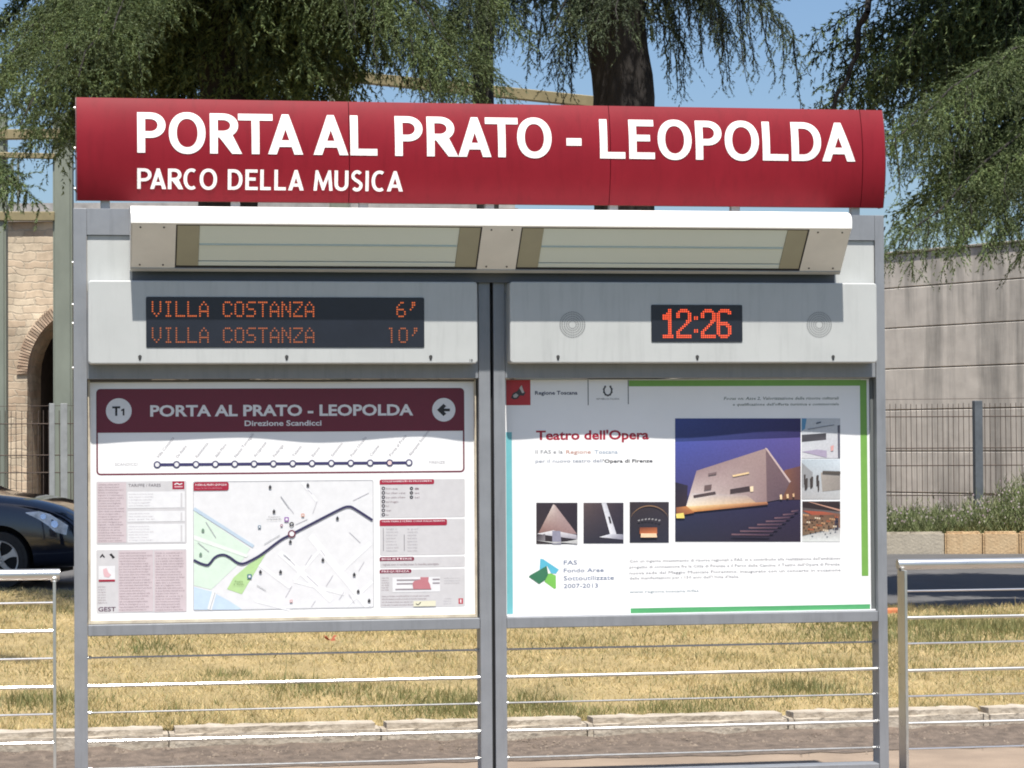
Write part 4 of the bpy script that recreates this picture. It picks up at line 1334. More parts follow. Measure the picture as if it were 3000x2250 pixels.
for k in range(16):
    a0, a1 = math.radians(155 - k * 8), math.radians(155 - (k + 1) * 8)
    c, s = (1540, 400), (205, 195)
    S3.append(([(c[0] + s[0] * math.cos(a), c[1] - s[1] * math.sin(a) * r) for a, r in ((a0, 1), (a1, 1), (a1, .95), (a0, .95))], (156, 122, 92)))
S3 += [([(1440, 425), (1615, 425), (1615, 490), (1440, 490)], ((120, 66, 48), (150, 84, 56), (220, 130, 80), (200, 116, 74))),
       ([(1452, 485), (1608, 485), (1615, 525), (1450, 525)], (252, 214, 176))]
for k in range(7):
    S3.append(([(1420 + k * 34, 352 - 14 * math.sin(k * .52)), (1440 + k * 34, 345 - 14 * math.sin(k * .52)), (1444 + k * 34, 360 - 14 * math.sin(k * .52)), (1424 + k * 34, 366 - 14 * math.sin(k * .52))], (150, 148, 150)))
photo('small_photo', 0, 0, 0, 0, S3, cf)
P1 = [([(1400, 425), (1755, 425), (1755, 790), (1400, 790)], ((196, 202, 208), (206, 208, 212), (206, 204, 210), (214, 214, 218))),
      ([(1400, 425), (1445, 425), (1430, 520), (1400, 540)], (92, 150, 190)),
      ([(1400, 575), (1625, 560), (1625, 620), (1400, 640)], ((84, 82, 88), (60, 58, 64), (96, 92, 98), (70, 68, 74))),
      ([(1400, 730), (1540, 710), (1630, 720), (1630, 785)], (176, 164, 188)),
      ([(1730, 490), (1752, 485), (1754, 785), (1735, 785)], (96, 96, 110)),
      ([(1455, 520), (1700, 480), (1700, 488), (1455, 530)], (140, 144, 152)),
      ([(1530, 465), (1575, 452), (1578, 466), (1534, 478)], (96, 106, 120)),
      ([(1665, 680), (1695, 670), (1690, 720), (1668, 725)], (226, 170, 166))]
photo('small_photo', 0, 0, 0, 0, P1, cb)
P2 = [([(1400, 800), (1755, 800), (1755, 1165), (1400, 1165)], ((186, 196, 204), (212, 222, 230), (190, 190, 190), (180, 178, 178))),
      ([(1400, 830), (1500, 920), (1500, 1050), (1400, 1060)], (156, 156, 158)),
      ([(1575, 920), (1755, 920), (1755, 1080), (1590, 1095)], ((176, 166, 158), (156, 148, 142), (150, 142, 136), (160, 152, 144)))]
for k in range(10):
    x0 = 1418 + (k * 57) % 165 * 1.0
    y0 = 940 + (k * 37) % 60
    P2.append(([(x0, y0), (x0 + 17, y0), (x0 + 15, y0 + 90), (x0 + 3, y0 + 92)], (74, 66, 64)))
P2.append(([(1590, 905), (1755, 910), (1755, 935), (1590, 925)], (92, 84, 78)))
photo('small_photo', 0, 0, 0, 0, P2, cb)
P3 = [([(1405, 1185), (1755, 1185), (1755, 1555), (1405, 1555)], ((64, 50, 50), (60, 46, 46), (232, 234, 232), (222, 226, 222))),
      ([(1405, 1200), (1755, 1200), (1755, 1280), (1405, 1240)], (52, 40, 42)),
      ([(1460, 1190), (1480, 1190), (1755, 1260), (1750, 1275)], (196, 150, 130)),
      ([(1405, 1270), (1600, 1280), (1755, 1300), (1755, 1430)], ((176, 82, 60), (190, 92, 66), (120, 90, 76), (130, 104, 88))),
      ([(1405, 1310), (1700, 1310), (1700, 1430), (1405, 1500)], ((130, 96, 74), (110, 84, 70), (150, 120, 96), (120, 100, 80))),
      ([(1700, 1320), (1735, 1320), (1738, 1440), (1706, 1450)], (66, 62, 76))]
for k in range(40):
    x0 = 1410 + (k * 61) % 320
    y0 = 1300 + (k * 47) % 150
    c = [(196, 150, 112), (72, 54, 48), (166, 96, 66), (214, 196, 172)][k % 4]
    P3.append(([(x0, y0), (x0 + 15, y0), (x0 + 15, y0 + 16), (x0, y0 + 16)], c))
photo('small_photo', 0, 0, 0, 0, P3, cb)
# clear strip of the frame at the right of the poster
MB().box(qx1 + .001, PX['r0'] - .0015, -.005, .025, qz0, qz1).build('side_strip', mat('poster_side_strip', (.12, .13, .13), .5), poster)
MB().box(qx0, PX['r0'] - .002, -.018, -.006, qz0 - .001, qz0 + .004).build('bottom_strip', mat('clear_strip', (.75, .75, .76), .3), poster)
# ------------------------------------------------------------------ railings beside the stand
def railing(name, label, xp, x_far, zt):
    t = thing(name, label, 'railing', (xp, 0, 0), group='railings beside the stand')
    x0, x1 = sorted((xp, x_far))
    s = 1 if x_far > xp else -1
    over = xp - s * .022
    a, b = sorted((over, x_far))
    MB().tube((a, 0, zt - .024), (b, 0, zt - .024), .024, 18).build('handrail', M_STEEL, t, smooth=True)
    n = max(1, round(abs(x_far - xp) / 1.5))
    for k in range(n + 1):
        x = xp + s * k * 1.5
        MB().box(x - .0065, x + .0065, -.052, .052, .0, zt - .05, .002).build('post_plate', M_STEEL if True else M_FRAME, t)
        MB().tube((x, 0, zt - .055), (x, 0, zt - .03), .016, 10, .020).build('post_cap', M_STEEL, t, smooth=True)
        MB().box(x - .05, x + .05, -.07, .07, .004, .014, .002).build('base_plate', M_STEELD, t)
    for k in range(7):
        z = zt - .048 - .097 - .1185 * k
        if k % 2:
            MB().tube((x0, -.022, z), (x1, -.022, z), .0072, 10).build('rod', M_STEEL, t, smooth=True)
        else:
            MB().tube((x0, .010, z), (x1, .010, z), .0046, 8).build('rod', M_STEEL, t, smooth=True)
railing('railing', 'steel railing with round handrail left of the stand', at(160, 1900, 0)[0], at(160, 1900, 0)[0] - 4.5, 1.076)
railing('railing', 'steel railing with round handrail right of the stand', at(2644, 1900, 0)[0] + .002, at(2644, 1900, 0)[0] + 4.502, 1.064)

# ------------------------------------------------------------------ concrete retaining wall (right)
WA = math.radians(25)
wdir = np.array([-math.sin(WA), math.cos(WA)])            # goes away to the left
wn = np.array([-math.cos(WA), -math.sin(WA)])             # its face, towards the road
A0 = atd(2595, 748, 43)
z_top = A0[2]
def concrete_mat():
    m = bpy.data.materials.new('streaked_concrete')
    m.use_nodes = True
    t = m.node_tree
    b = t.nodes['Principled BSDF']
    b.inputs['Roughness'].default_value = .9
    tc = t.nodes.new('ShaderNodeTexCoord')
    geo = t.nodes.new('ShaderNodeNewGeometry')
    mp = t.nodes.new('ShaderNodeMapping')
    mp.inputs['Scale'].default_value = (2.6, 2.6, .22)
    t.links.new(geo.outputs['Position'], mp.inputs[0])
    n = t.nodes.new('ShaderNodeTexNoise')
    n.inputs['Scale'].default_value = 1.0
    n.inputs['Detail'].default_value = 8
    n.inputs['Roughness'].default_value = .65
    t.links.new(mp.outputs[0], n.inputs['Vector'])
    rp = t.nodes.new('ShaderNodeValToRGB')
    e = rp.color_ramp.elements
    e[0].position, e[0].color = .36, (.30, .277, .245, 1)
    e[1].position, e[1].color = .56, (.60, .545, .475, 1)
    t.links.new(n.outputs['Fac'], rp.inputs[0])
    n2 = t.nodes.new('ShaderNodeTexNoise')
    n2.inputs['Scale'].default_value = 3
    n2.inputs['Detail'].default_value = 9
    t.links.new(geo.outputs['Position'], n2.inputs['Vector'])
    mr = t.nodes.new('ShaderNodeMapRange')
    mr.inputs['To Min'].default_value = .72
    mr.inputs['To Max'].default_value = 1.25
    t.links.new(n2.outputs['Fac'], mr.inputs[0])
    vm = t.nodes.new('ShaderNodeVectorMath')
    vm.operation = 'SCALE'
    t.links.new(rp.outputs[0], vm.inputs[0])
    t.links.new(mr.outputs[0], vm.inputs['Scale'])
    t.links.new(vm.outputs[0], b.inputs['Base Color'])
    bp = t.nodes.new('ShaderNodeBump')
    bp.inputs['Strength'].default_value = .25
    bp.inputs['Distance'].default_value = .03
    t.links.new(n2.outputs['Fac'], bp.inputs['Height'])
    t.links.new(bp.outputs[0], b.inputs['Normal'])
    return m
M_CONC = concrete_mat()
cw = thing('concrete_wall', 'stained concrete retaining wall of stacked panels behind right fence', 'wall', (A0[0], A0[1], 0))
def wall_obj(name, s0, s1, z0, z1, thick, m, off=0.0):
    """box along the wall, s metres from the left visible end towards the viewer"""
    P = []
    for s in (s0, s1):
        for d in (off, off - thick):
            q = A0[:2] - wdir * s + wn * d
            P.append(q)
    V = [(P[0][0], P[0][1], z0), (P[2][0], P[2][1], z0), (P[3][0], P[3][1], z0), (P[1][0], P[1][1], z0)]
    V += [(a, b, z1) for a, b, _ in V]
    bm = bmesh.new()
    vv = [bm.verts.new(v) for v in V]
    for f in ((0, 1, 2, 3), (4, 5, 6, 7), (0, 1, 5, 4), (1, 2, 6, 5), (2, 3, 7, 6), (3, 0, 4, 7)):
        bm.faces.new([vv[i] for i in f])
    bmesh.ops.recalc_face_normals(bm, faces=bm.faces)
    bmesh.ops.bevel(bm, geom=bm.edges[:], offset=.012, segments=1, affect='EDGES')
    me = bpy.data.meshes.new(name)
    bm.to_mesh(me)
    bm.free()
    return setp(mobj(name, me, m), cw)
rows = [z_top]
for py in (847, 964, 1083, 1203):
    rows.append(float(atd(2595, py, 43)[2]))
st_ = rows[3] - rows[4]
while rows[-1] > st_:
    rows.append(rows[-1] - st_)
rows.append(0.0)
for k in range(len(rows) - 1):
    for j in range(4):
        wall_obj('wall_panel', -9 + j * 6.5 + .009, -9 + (j + 1) * 6.5 - .009, rows[k + 1] + .011, rows[k], .3, M_CONC)
wall_obj('wall_core', -8.9, 16.9, 0, z_top - .06, .2, mat('joint_dark', (.06, .052, .045), .95), off=-.06)
wall_obj('coping', -9, 17, z_top + .004, z_top + .05, .36, mat('coping_concrete', (.30, .27, .23), .9, var=.2, vscale=3), off=.03)

# ------------------------------------------------------------------ brick viaduct with an arch (left)
def brick_mat():
    m = bpy.data.materials.new('old_brick_and_rubble')
    m.use_nodes = True
    t = m.node_tree
    b = t.nodes['Principled BSDF']
    b.inputs['Roughness'].default_value = .92
    geo = t.nodes.new('ShaderNodeNewGeometry')
    dt = t.nodes.new('ShaderNodeVectorMath')
    dt.operation = 'DOT_PRODUCT'
    dt.inputs[1].default_value = (math.cos(YAW), -math.sin(YAW), 0)
    t.links.new(geo.outputs['Position'], dt.inputs[0])
    sp = t.nodes.new('ShaderNodeSeparateXYZ')
    t.links.new(geo.outputs['Position'], sp.inputs[0])
    cm = t.nodes.new('ShaderNodeCombineXYZ')
    t.links.new(dt.outputs['Value'], cm.inputs[0])
    t.links.new(sp.outputs[2], cm.inputs[1])
    wn_ = t.nodes.new('ShaderNodeTexNoise')
    wn_.inputs['Scale'].default_value = 3.0
    wn_.inputs['Detail'].default_value = 4
    t.links.new(geo.outputs['Position'], wn_.inputs['Vector'])
    wv = t.nodes.new('ShaderNodeVectorMath')
    wv.operation = 'MULTIPLY_ADD'
    wv.inputs[1].default_value = (.34, .20, 0)
    t.links.new(wn_.outputs['Color'], wv.inputs[0])
    t.links.new(cm.outputs[0], wv.inputs[2])
    br = t.nodes.new('ShaderNodeTexBrick')
    br.inputs['Scale'].default_value = 1.0
    br.inputs['Brick Width'].default_value = .34
    br.inputs['Row Height'].default_value = .125
    br.inputs['Mortar Size'].default_value = .013
    br.inputs['Mortar Smooth'].default_value = .4
    br.inputs['Color1'].default_value = (.54, .45, .33, 1)
    br.inputs['Color2'].default_value = (.44, .33, .23, 1)
    br.inputs['Mortar'].default_value = (.42, .35, .26, 1)
    t.links.new(wv.outputs[0], br.inputs['Vector'])
    n = t.nodes.new('ShaderNodeTexNoise')
    n.inputs['Scale'].default_value = 1.7
    n.inputs['Detail'].default_value = 9
    n.inputs['Roughness'].default_value = .7
    t.links.new(geo.outputs['Position'], n.inputs['Vector'])
    mr = t.nodes.new('ShaderNodeMapRange')
    mr.inputs['From Min'].default_value = .3
    mr.inputs['From Max'].default_value = .7
    mr.inputs['To Min'].default_value = .55
    mr.inputs['To Max'].default_value = 1.42
    t.links.new(n.outputs['Fac'], mr.inputs[0])
    vm = t.nodes.new('ShaderNodeVectorMath')
    vm.operation = 'SCALE'
    t.links.new(br.outputs['Color'], vm.inputs[0])
    t.links.new(mr.outputs[0], vm.inputs['Scale'])
    t.links.new(vm.outputs[0], b.inputs['Base Color'])
    bp = t.nodes.new('ShaderNodeBump')
    bp.invert = True
    bp.inputs['Strength'].default_value = .5
    bp.inputs['Distance'].default_value = .02
    t.links.new(br.outputs['Fac'], bp.inputs['Height'])
    t.links.new(bp.outputs[0], b.inputs['Normal'])
    return m
M_BRICK = brick_mat()
VD = 42.0
VB = atd(262, 1097, VD)                                   # arch centre
vx_dir = np.array([RIGHT[0], RIGHT[1]])
vx_dir = vx_dir / np.linalg.norm(vx_dir)
vn_dir = np.array([vx_dir[1], -vx_dir[0]])                # towards the viewer
def VP(u, z, d=0.0):
    q = VB[:2] + vx_dir * u + vn_dir * d
    return (q[0], q[1], z)
via = thing('viaduct_wall', 'old pale rubble and brick viaduct wall with dark arch at left', 'wall', (VB[0], VB[1], 0))
ZV = float(atd(100, 650, VD)[2])
AR = 1.02
zc = float(VB[2])
def arch_loop(r, n=16, grow=1.08):
    return [(r * math.cos(math.pi * k / n), zc + r * grow * math.sin(math.pi * k / n)) for k in range(n + 1)]
def via_wall():
    loop = [(-16, 0), (-AR, 0)] + arch_loop(AR)[::-1] + [(AR, 0), (7.0, 0), (7.0, ZV), (-16, ZV)]
    me = loops_mesh('masonry', [loop])
    bm = bmesh.new()
    bm.from_mesh(me)
    bpy.data.meshes.remove(me)
    r = bmesh.ops.extrude_face_region(bm, geom=bm.faces[:])
    ev = {g for g in r['geom'] if isinstance(g, bmesh.types.BMVert)}
    for v in bm.verts:
        u, z = v.co.x, v.co.y
        v.co = Vector(VP(u, z, 0.0 if v not in ev else -1.2))
    bmesh.ops.recalc_face_normals(bm, faces=bm.faces)
    me = bpy.data.meshes.new('masonry')
    bm.to_mesh(me)
    bm.free()
    setp(mobj('masonry', me, M_BRICK), via)
via_wall()
def vbox(name, u0, u1, d0, d1, z0, z1, m, parent=via):
    V = [VP(u, z, d) for z in (z0, z1) for u, d in ((u0, d0), (u1, d0), (u1, d1), (u0, d1))]
    bm = bmesh.new()
    vv = [bm.verts.new(v) for v in V]
    for f in ((0, 1, 2, 3), (4, 5, 6, 7), (0, 1, 5, 4), (1, 2, 6, 5), (2, 3, 7, 6), (3, 0, 4, 7)):
        bm.faces.new([vv[i] for i in f])
    bmesh.ops.recalc_face_normals(bm, faces=bm.faces)
    me = bpy.data.meshes.new(name)
    bm.to_mesh(me)
    bm.free()
    return setp(mobj(name, me, m), parent)
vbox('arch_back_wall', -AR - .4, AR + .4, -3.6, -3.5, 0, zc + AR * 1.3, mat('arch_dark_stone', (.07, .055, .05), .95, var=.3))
for s in (-1, 1):
    a, b = sorted((s * AR, s * (AR + .3)))
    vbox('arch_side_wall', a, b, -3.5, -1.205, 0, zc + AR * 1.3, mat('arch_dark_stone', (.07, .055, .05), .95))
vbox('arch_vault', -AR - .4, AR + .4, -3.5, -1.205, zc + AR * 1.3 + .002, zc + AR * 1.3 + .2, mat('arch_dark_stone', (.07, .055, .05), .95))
M_VOUS = mat('arch_brick', (.46, .36, .26), .9, col2=(.38, .26, .18), vscale=5)
NV = 78
for k in range(NV):
    a0, a1 = math.pi * (k + .14) / NV, math.pi * (k + .86) / NV
    Q = []
    for d in (.035, -.12):
        for a, r in ((a0, AR - .006), (a1, AR - .006), (a1, AR + .17), (a0, AR + .17)):
            Q.append(VP(r * math.cos(a), zc + r * 1.08 * math.sin(a), d + rng.normal(0, .004)))
    bm = bmesh.new()
    vv = [bm.verts.new(v) for v in Q]
    for f in ((0, 1, 2, 3), (4, 5, 6, 7), (0, 1, 5, 4), (1, 2, 6, 5), (2, 3, 7, 6), (3, 0, 4, 7)):
        bm.faces.new([vv[i] for i in f])
    bmesh.ops.recalc_face_normals(bm, faces=bm.faces)
    me = bpy.data.meshes.new('arch_brick')
    bm.to_mesh(me)
    bm.free()
    setp(mobj('arch_brick', me, M_VOUS), via)
vbox('coping', -16.05, 7.05, -1.3, .10, ZV + .002, ZV + .17, mat('viaduct_coping', (.21, .185, .165), .9, var=.25, vscale=4))
vbox('coping', -16.0, 7.0, -1.2, .04, ZV + .172, ZV + .31, mat('viaduct_coping_upper', (.30, .29, .28), .9, var=.25, vscale=4))

# ------------------------------------------------------------------ steel gantry in front of the viaduct
M_GREEN_STEEL = mat('grey_green_steel', (.205, .225, .185), .55, .1, var=.10, vscale=3, stretch=(1, 1, .4))
M_OCHRE = mat('ochre_steel', (.235, .195, .105), .55, var=.15, vscale=4)
GD = 37.0
gan = thing('steel_gantry', 'grey-green steel columns with ochre cross beams in front of viaduct', 'gantry', tuple(atd(188, 1500, GD)[:2]) + (0,))
def g_at(px, py, d=GD):
    return atd(px, py, d)
for px, wpx, pyt in ((188, 56, 330), (-6, 56, 330), (1000, 60, 240), (1800, 60, 290)):
    p = g_at(px, 1500)
    r = wpx * GD / FOC / 2
    zt = float(g_at(px, pyt)[2])
    bm = bmesh.new()
    V = []
    for z in (0, zt):
        for du, dn in ((-r, -r * .8), (r, -r * .8), (r, r * .8), (-r, r * .8)):
            q = p[:2] + vx_dir * du + vn_dir * dn
            V.append(bm.verts.new((q[0], q[1], z)))
    for f in ((0, 1, 2, 3), (4, 5, 6, 7), (0, 1, 5, 4), (1, 2, 6, 5), (2, 3, 7, 6), (3, 0, 4, 7)):
        bm.faces.new([V[i] for i in f])
    bmesh.ops.recalc_face_normals(bm, faces=bm.faces)
    bmesh.ops.bevel(bm, geom=[e for e in bm.edges if abs(e.verts[0].co.z - e.verts[1].co.z) > .5], offset=.03, segments=3, affect='EDGES')
    me = bpy.data.meshes.new('column')
    bm.to_mesh(me)
    bm.free()
    setp(mobj('column', me, M_GREEN_STEEL, smooth=True), gan)
    me.set_sharp_from_angle(angle=math.radians(30))
def beam(name, a, b, hz, hd, m, d0=GD, d1=None):
    """beam between two pixels at a depth, hz high and hd deep"""
    A, B = atd(a[0], a[1], d0), atd(b[0], b[1], d1 or d0)
    ax = Vector(B - A)
    L = ax.length
    bm = bmesh.new()
    bmesh.ops.create_cube(bm, size=1)
    for v in bm.verts:
        v.co = Vector((v.co.x * L, v.co.y * hd, v.co.z * hz))
    bmesh.ops.bevel(bm, geom=bm.edges[:], offset=.008, segments=1, affect='EDGES')
    xv = ax.normalized()
    yv = Vector((-xv.y, xv.x, 0)).normalized()
    zv = xv.cross(yv)
    M = Matrix((xv, yv, zv)).transposed().to_4x4()
    M.translation = Vector((A + B) / 2)
    bm.transform(M)
    me = bpy.data.meshes.new(name)
    bm.to_mesh(me)
    bm.free()
    return setp(mobj(name, me, m), gan)
beam('cross_beam', (-300, 398), (230, 392), .14, .16, M_OCHRE, GD + .05)
beam('rail_beam', (-300, 447), (161, 458), .08, .08, M_OCHRE, GD)
beam('rail_beam', (-300, 633), (161, 634), .13, .10, M_OCHRE, GD)
for px in (36, 53):
    beam('rail_post', (px, 468), (px + .5, 619), .035, .035, M_GREEN_STEEL, GD)
beam('top_beam', (900, 212), (1800, 305), .16, .16, M_OCHRE, GD + 1)

# ------------------------------------------------------------------ mesh fences
M_WIRE = mat('rusty_fence_wire', (.085, .062, .05), .7, .3, var=.3, vscale=5)
M_FPOST = mat('fence_post_steel', (.12, .135, .15), .5, .3, var=.15)
def fence(name, label, pa, pb, d, py_top, py_bot, posts, postcol):
    A, B = atd(pa, py_top, d), atd(pb, py_top, d)
    zt = float(A[2])
    zb = float(atd(pa, py_bot, d)[2])
    t = thing(name, label, 'fence', (A[0], A[1], zb), group='wire fences along the far side of the road')
    du = (B - A)[:2]
    L = float(np.linalg.norm(du))
    du = du / L
    n = int(L / .0765)
    src = None
    for k in range(n + 1):
        if src is None:
            me = bpy.data.meshes.new('fence_wire')
            bm = bmesh.new()
            bmesh.ops.create_cone(bm, cap_ends=True, segments=5, radius1=.0052, radius2=.0052, depth=zt - zb)
            bm.to_mesh(me)
            bm.free()
            me.materials.append(M_WIRE)
            src = me
        o = bpy.data.objects.new('fence_wire', src)
        q = A[:2] + du * (k * .0765)
        o.location = (q[0] - A[0], q[1] - A[1], (zt - zb) / 2 + rng.normal(0, .004))
        o.rotation_euler = (rng.normal(0, .004), rng.normal(0, .004), 0)
        link(o, t)
    for py in (py_top + 38, py_top + 130, py_top + 181, py_top + 268):
        z = float(atd(pa, py, d)[2])
        if z < zb:
            continue
        off = np.array([-vn_dir[0], -vn_dir[1]]) * -.008
        MB().tube((A[0] + off[0], A[1] + off[1], z), (A[0] + du[0] * L + off[0], A[1] + du[1] * L + off[1], z - .004), .0075, 6).build('fence_rail', M_WIRE, t)
    MB().tube((A[0], A[1], zt + .06), (A[0] + du[0] * L, A[1] + du[1] * L, zt + .075), .004, 5).build('top_wire', M_WIRE, t)
    for px, wp, pyt in posts:
        q = atd(px, pyt, d - .05)
        h = wp * d / FOC / 2
        MB().box(q[0] - h, q[0] + h, q[1] - h, q[1] + h, zb - .3, q[2], .006).build('fence_post', postcol, t)
    return t
fence('mesh_fence', 'rusty wire fence with dark post in front of concrete wall', 2500, 3120, 37.3, 1184, 1520, [(2863, 24, 1174)], M_FPOST)
M_FP2 = mat('pale_fence_post', (.26, .27, .27), .6, var=.15)
fence('mesh_fence', 'wire fence with pale posts behind the dark car', -160, 420, 36.0, 1205, 1560, [(152, 16, 1182), (187, 20, 1182)], M_FP2)

# ------------------------------------------------------------------ planting bed behind the far kerb
M_SOIL = mat('bed_soil', (.12, .09, .06), .95, var=.3, vscale=6, bump=.6, bscale=20)
bm = bmesh.new()
vs_ = []
for u in np.linspace(-35, 35, 60):
    vs_.append([bm.verts.new(rd(u, v, z)) for v, z in ((10.39, .22), (11.0, .32), (12.2, .42), (14, .40), (30, .20))])
for a, b in zip(vs_, vs_[1:]):
    for k in range(4):
        bm.faces.new((a[k], b[k], b[k + 1], a[k + 1]))
bmesh.ops.recalc_face_normals(bm, faces=bm.faces)
me = bpy.data.meshes.new('planting_bed')
bm.to_mesh(me)
bm.free()
o = mobj('planting_bed', me, M_SOIL, smooth=True)
o['kind'] = 'structure'
M_SHRUB = blade_mat('grey_green_leaf', (.10, .135, .05), (.16, .19, .08), (.27, .28, .15), .3)
M_FLOWER = blade_mat('pale_flower', (.50, .38, .42), (.62, .58, .52), (.42, .28, .36), .3)
def shrubby(n, px0, px1, d0, d1, hfun, wd=.014):
    px = rng.uniform(px0, px1, n)
    d = rng.uniform(d0, d1, n)
    P = np.array([atd(a, 1500, b) for a, b in zip(px, d)])
    x, y = P[:, 0], P[:, 1]
    H = hfun(px, d) * rng.uniform(.25, 1.0, n)
    z0 = .25 + H * rng.uniform(0, .75, n)
    a = rng.uniform(0, 2 * np.pi, n)
    b = rng.uniform(0, 2 * np.pi, n)
    ln = rng.uniform(.05, .15, n)
    V = np.zeros((n, 3, 3))
    V[:, 0] = np.stack([x - np.cos(a) * wd / 2, y - np.sin(a) * wd / 2, z0], 1)
    V[:, 1] = np.stack([x + np.cos(a) * wd / 2, y + np.sin(a) * wd / 2, z0], 1)
    V[:, 2] = np.stack([x + np.cos(b) * ln * .6, y + np.sin(b) * ln * .6, z0 + ln], 1)
    return V, np.stack([x, y, z0 + ln], 1)
def hf(px, d):
    base = .40 + .15 * np.sin(px / 27) * np.sin(px / 11.3 + d * 2) + .08 * np.sin(px / 6.1 + d * 5)
    base = base * np.where(rng.uniform(0, 1, len(px)) < .05, 1.5, 1.0)
    return base + np.clip((px - 2800) / 200, 0, 1.2) * .42 + np.clip((px - 2900) / 70, 0, 1) * .22
V1, tips = shrubby(46000, 2480, 3200, 35.9, 37.9, hf)
o = tri_mesh('planting', V1, M_SHRUB)
o['kind'] = 'stuff'
o['label'] = 'low grey-green flowering plants behind the far kerb'
sel = rng.uniform(0, 1, len(tips)) < .05
q = tips[sel]
q = q[q[:, 2] > .42]
V = np.zeros((len(q), 4, 3))
s = .016
for k, (dx, dz) in enumerate(((-s, 0), (0, -s), (s, 0), (0, s))):
    V[:, k] = q + np.stack([np.full(len(q), dx) * vx_dir[0], np.full(len(q), dx) * vx_dir[1], np.full(len(q), dz)], 1)
o = tri_mesh('flowers', V, M_FLOWER, nper=4)
o['kind'] = 'stuff'
o['label'] = 'small pinkish and white flowers above the low plants'
V2, _ = shrubby(9000, -120, 420, 35.2, 36.2, lambda p, d: .20 + .06 * np.sin(p / 23), .014)
o = tri_mesh('weeds', V2, M_SHRUB)
o['kind'] = 'stuff'
o['label'] = 'low weeds along the foot of the left fence'

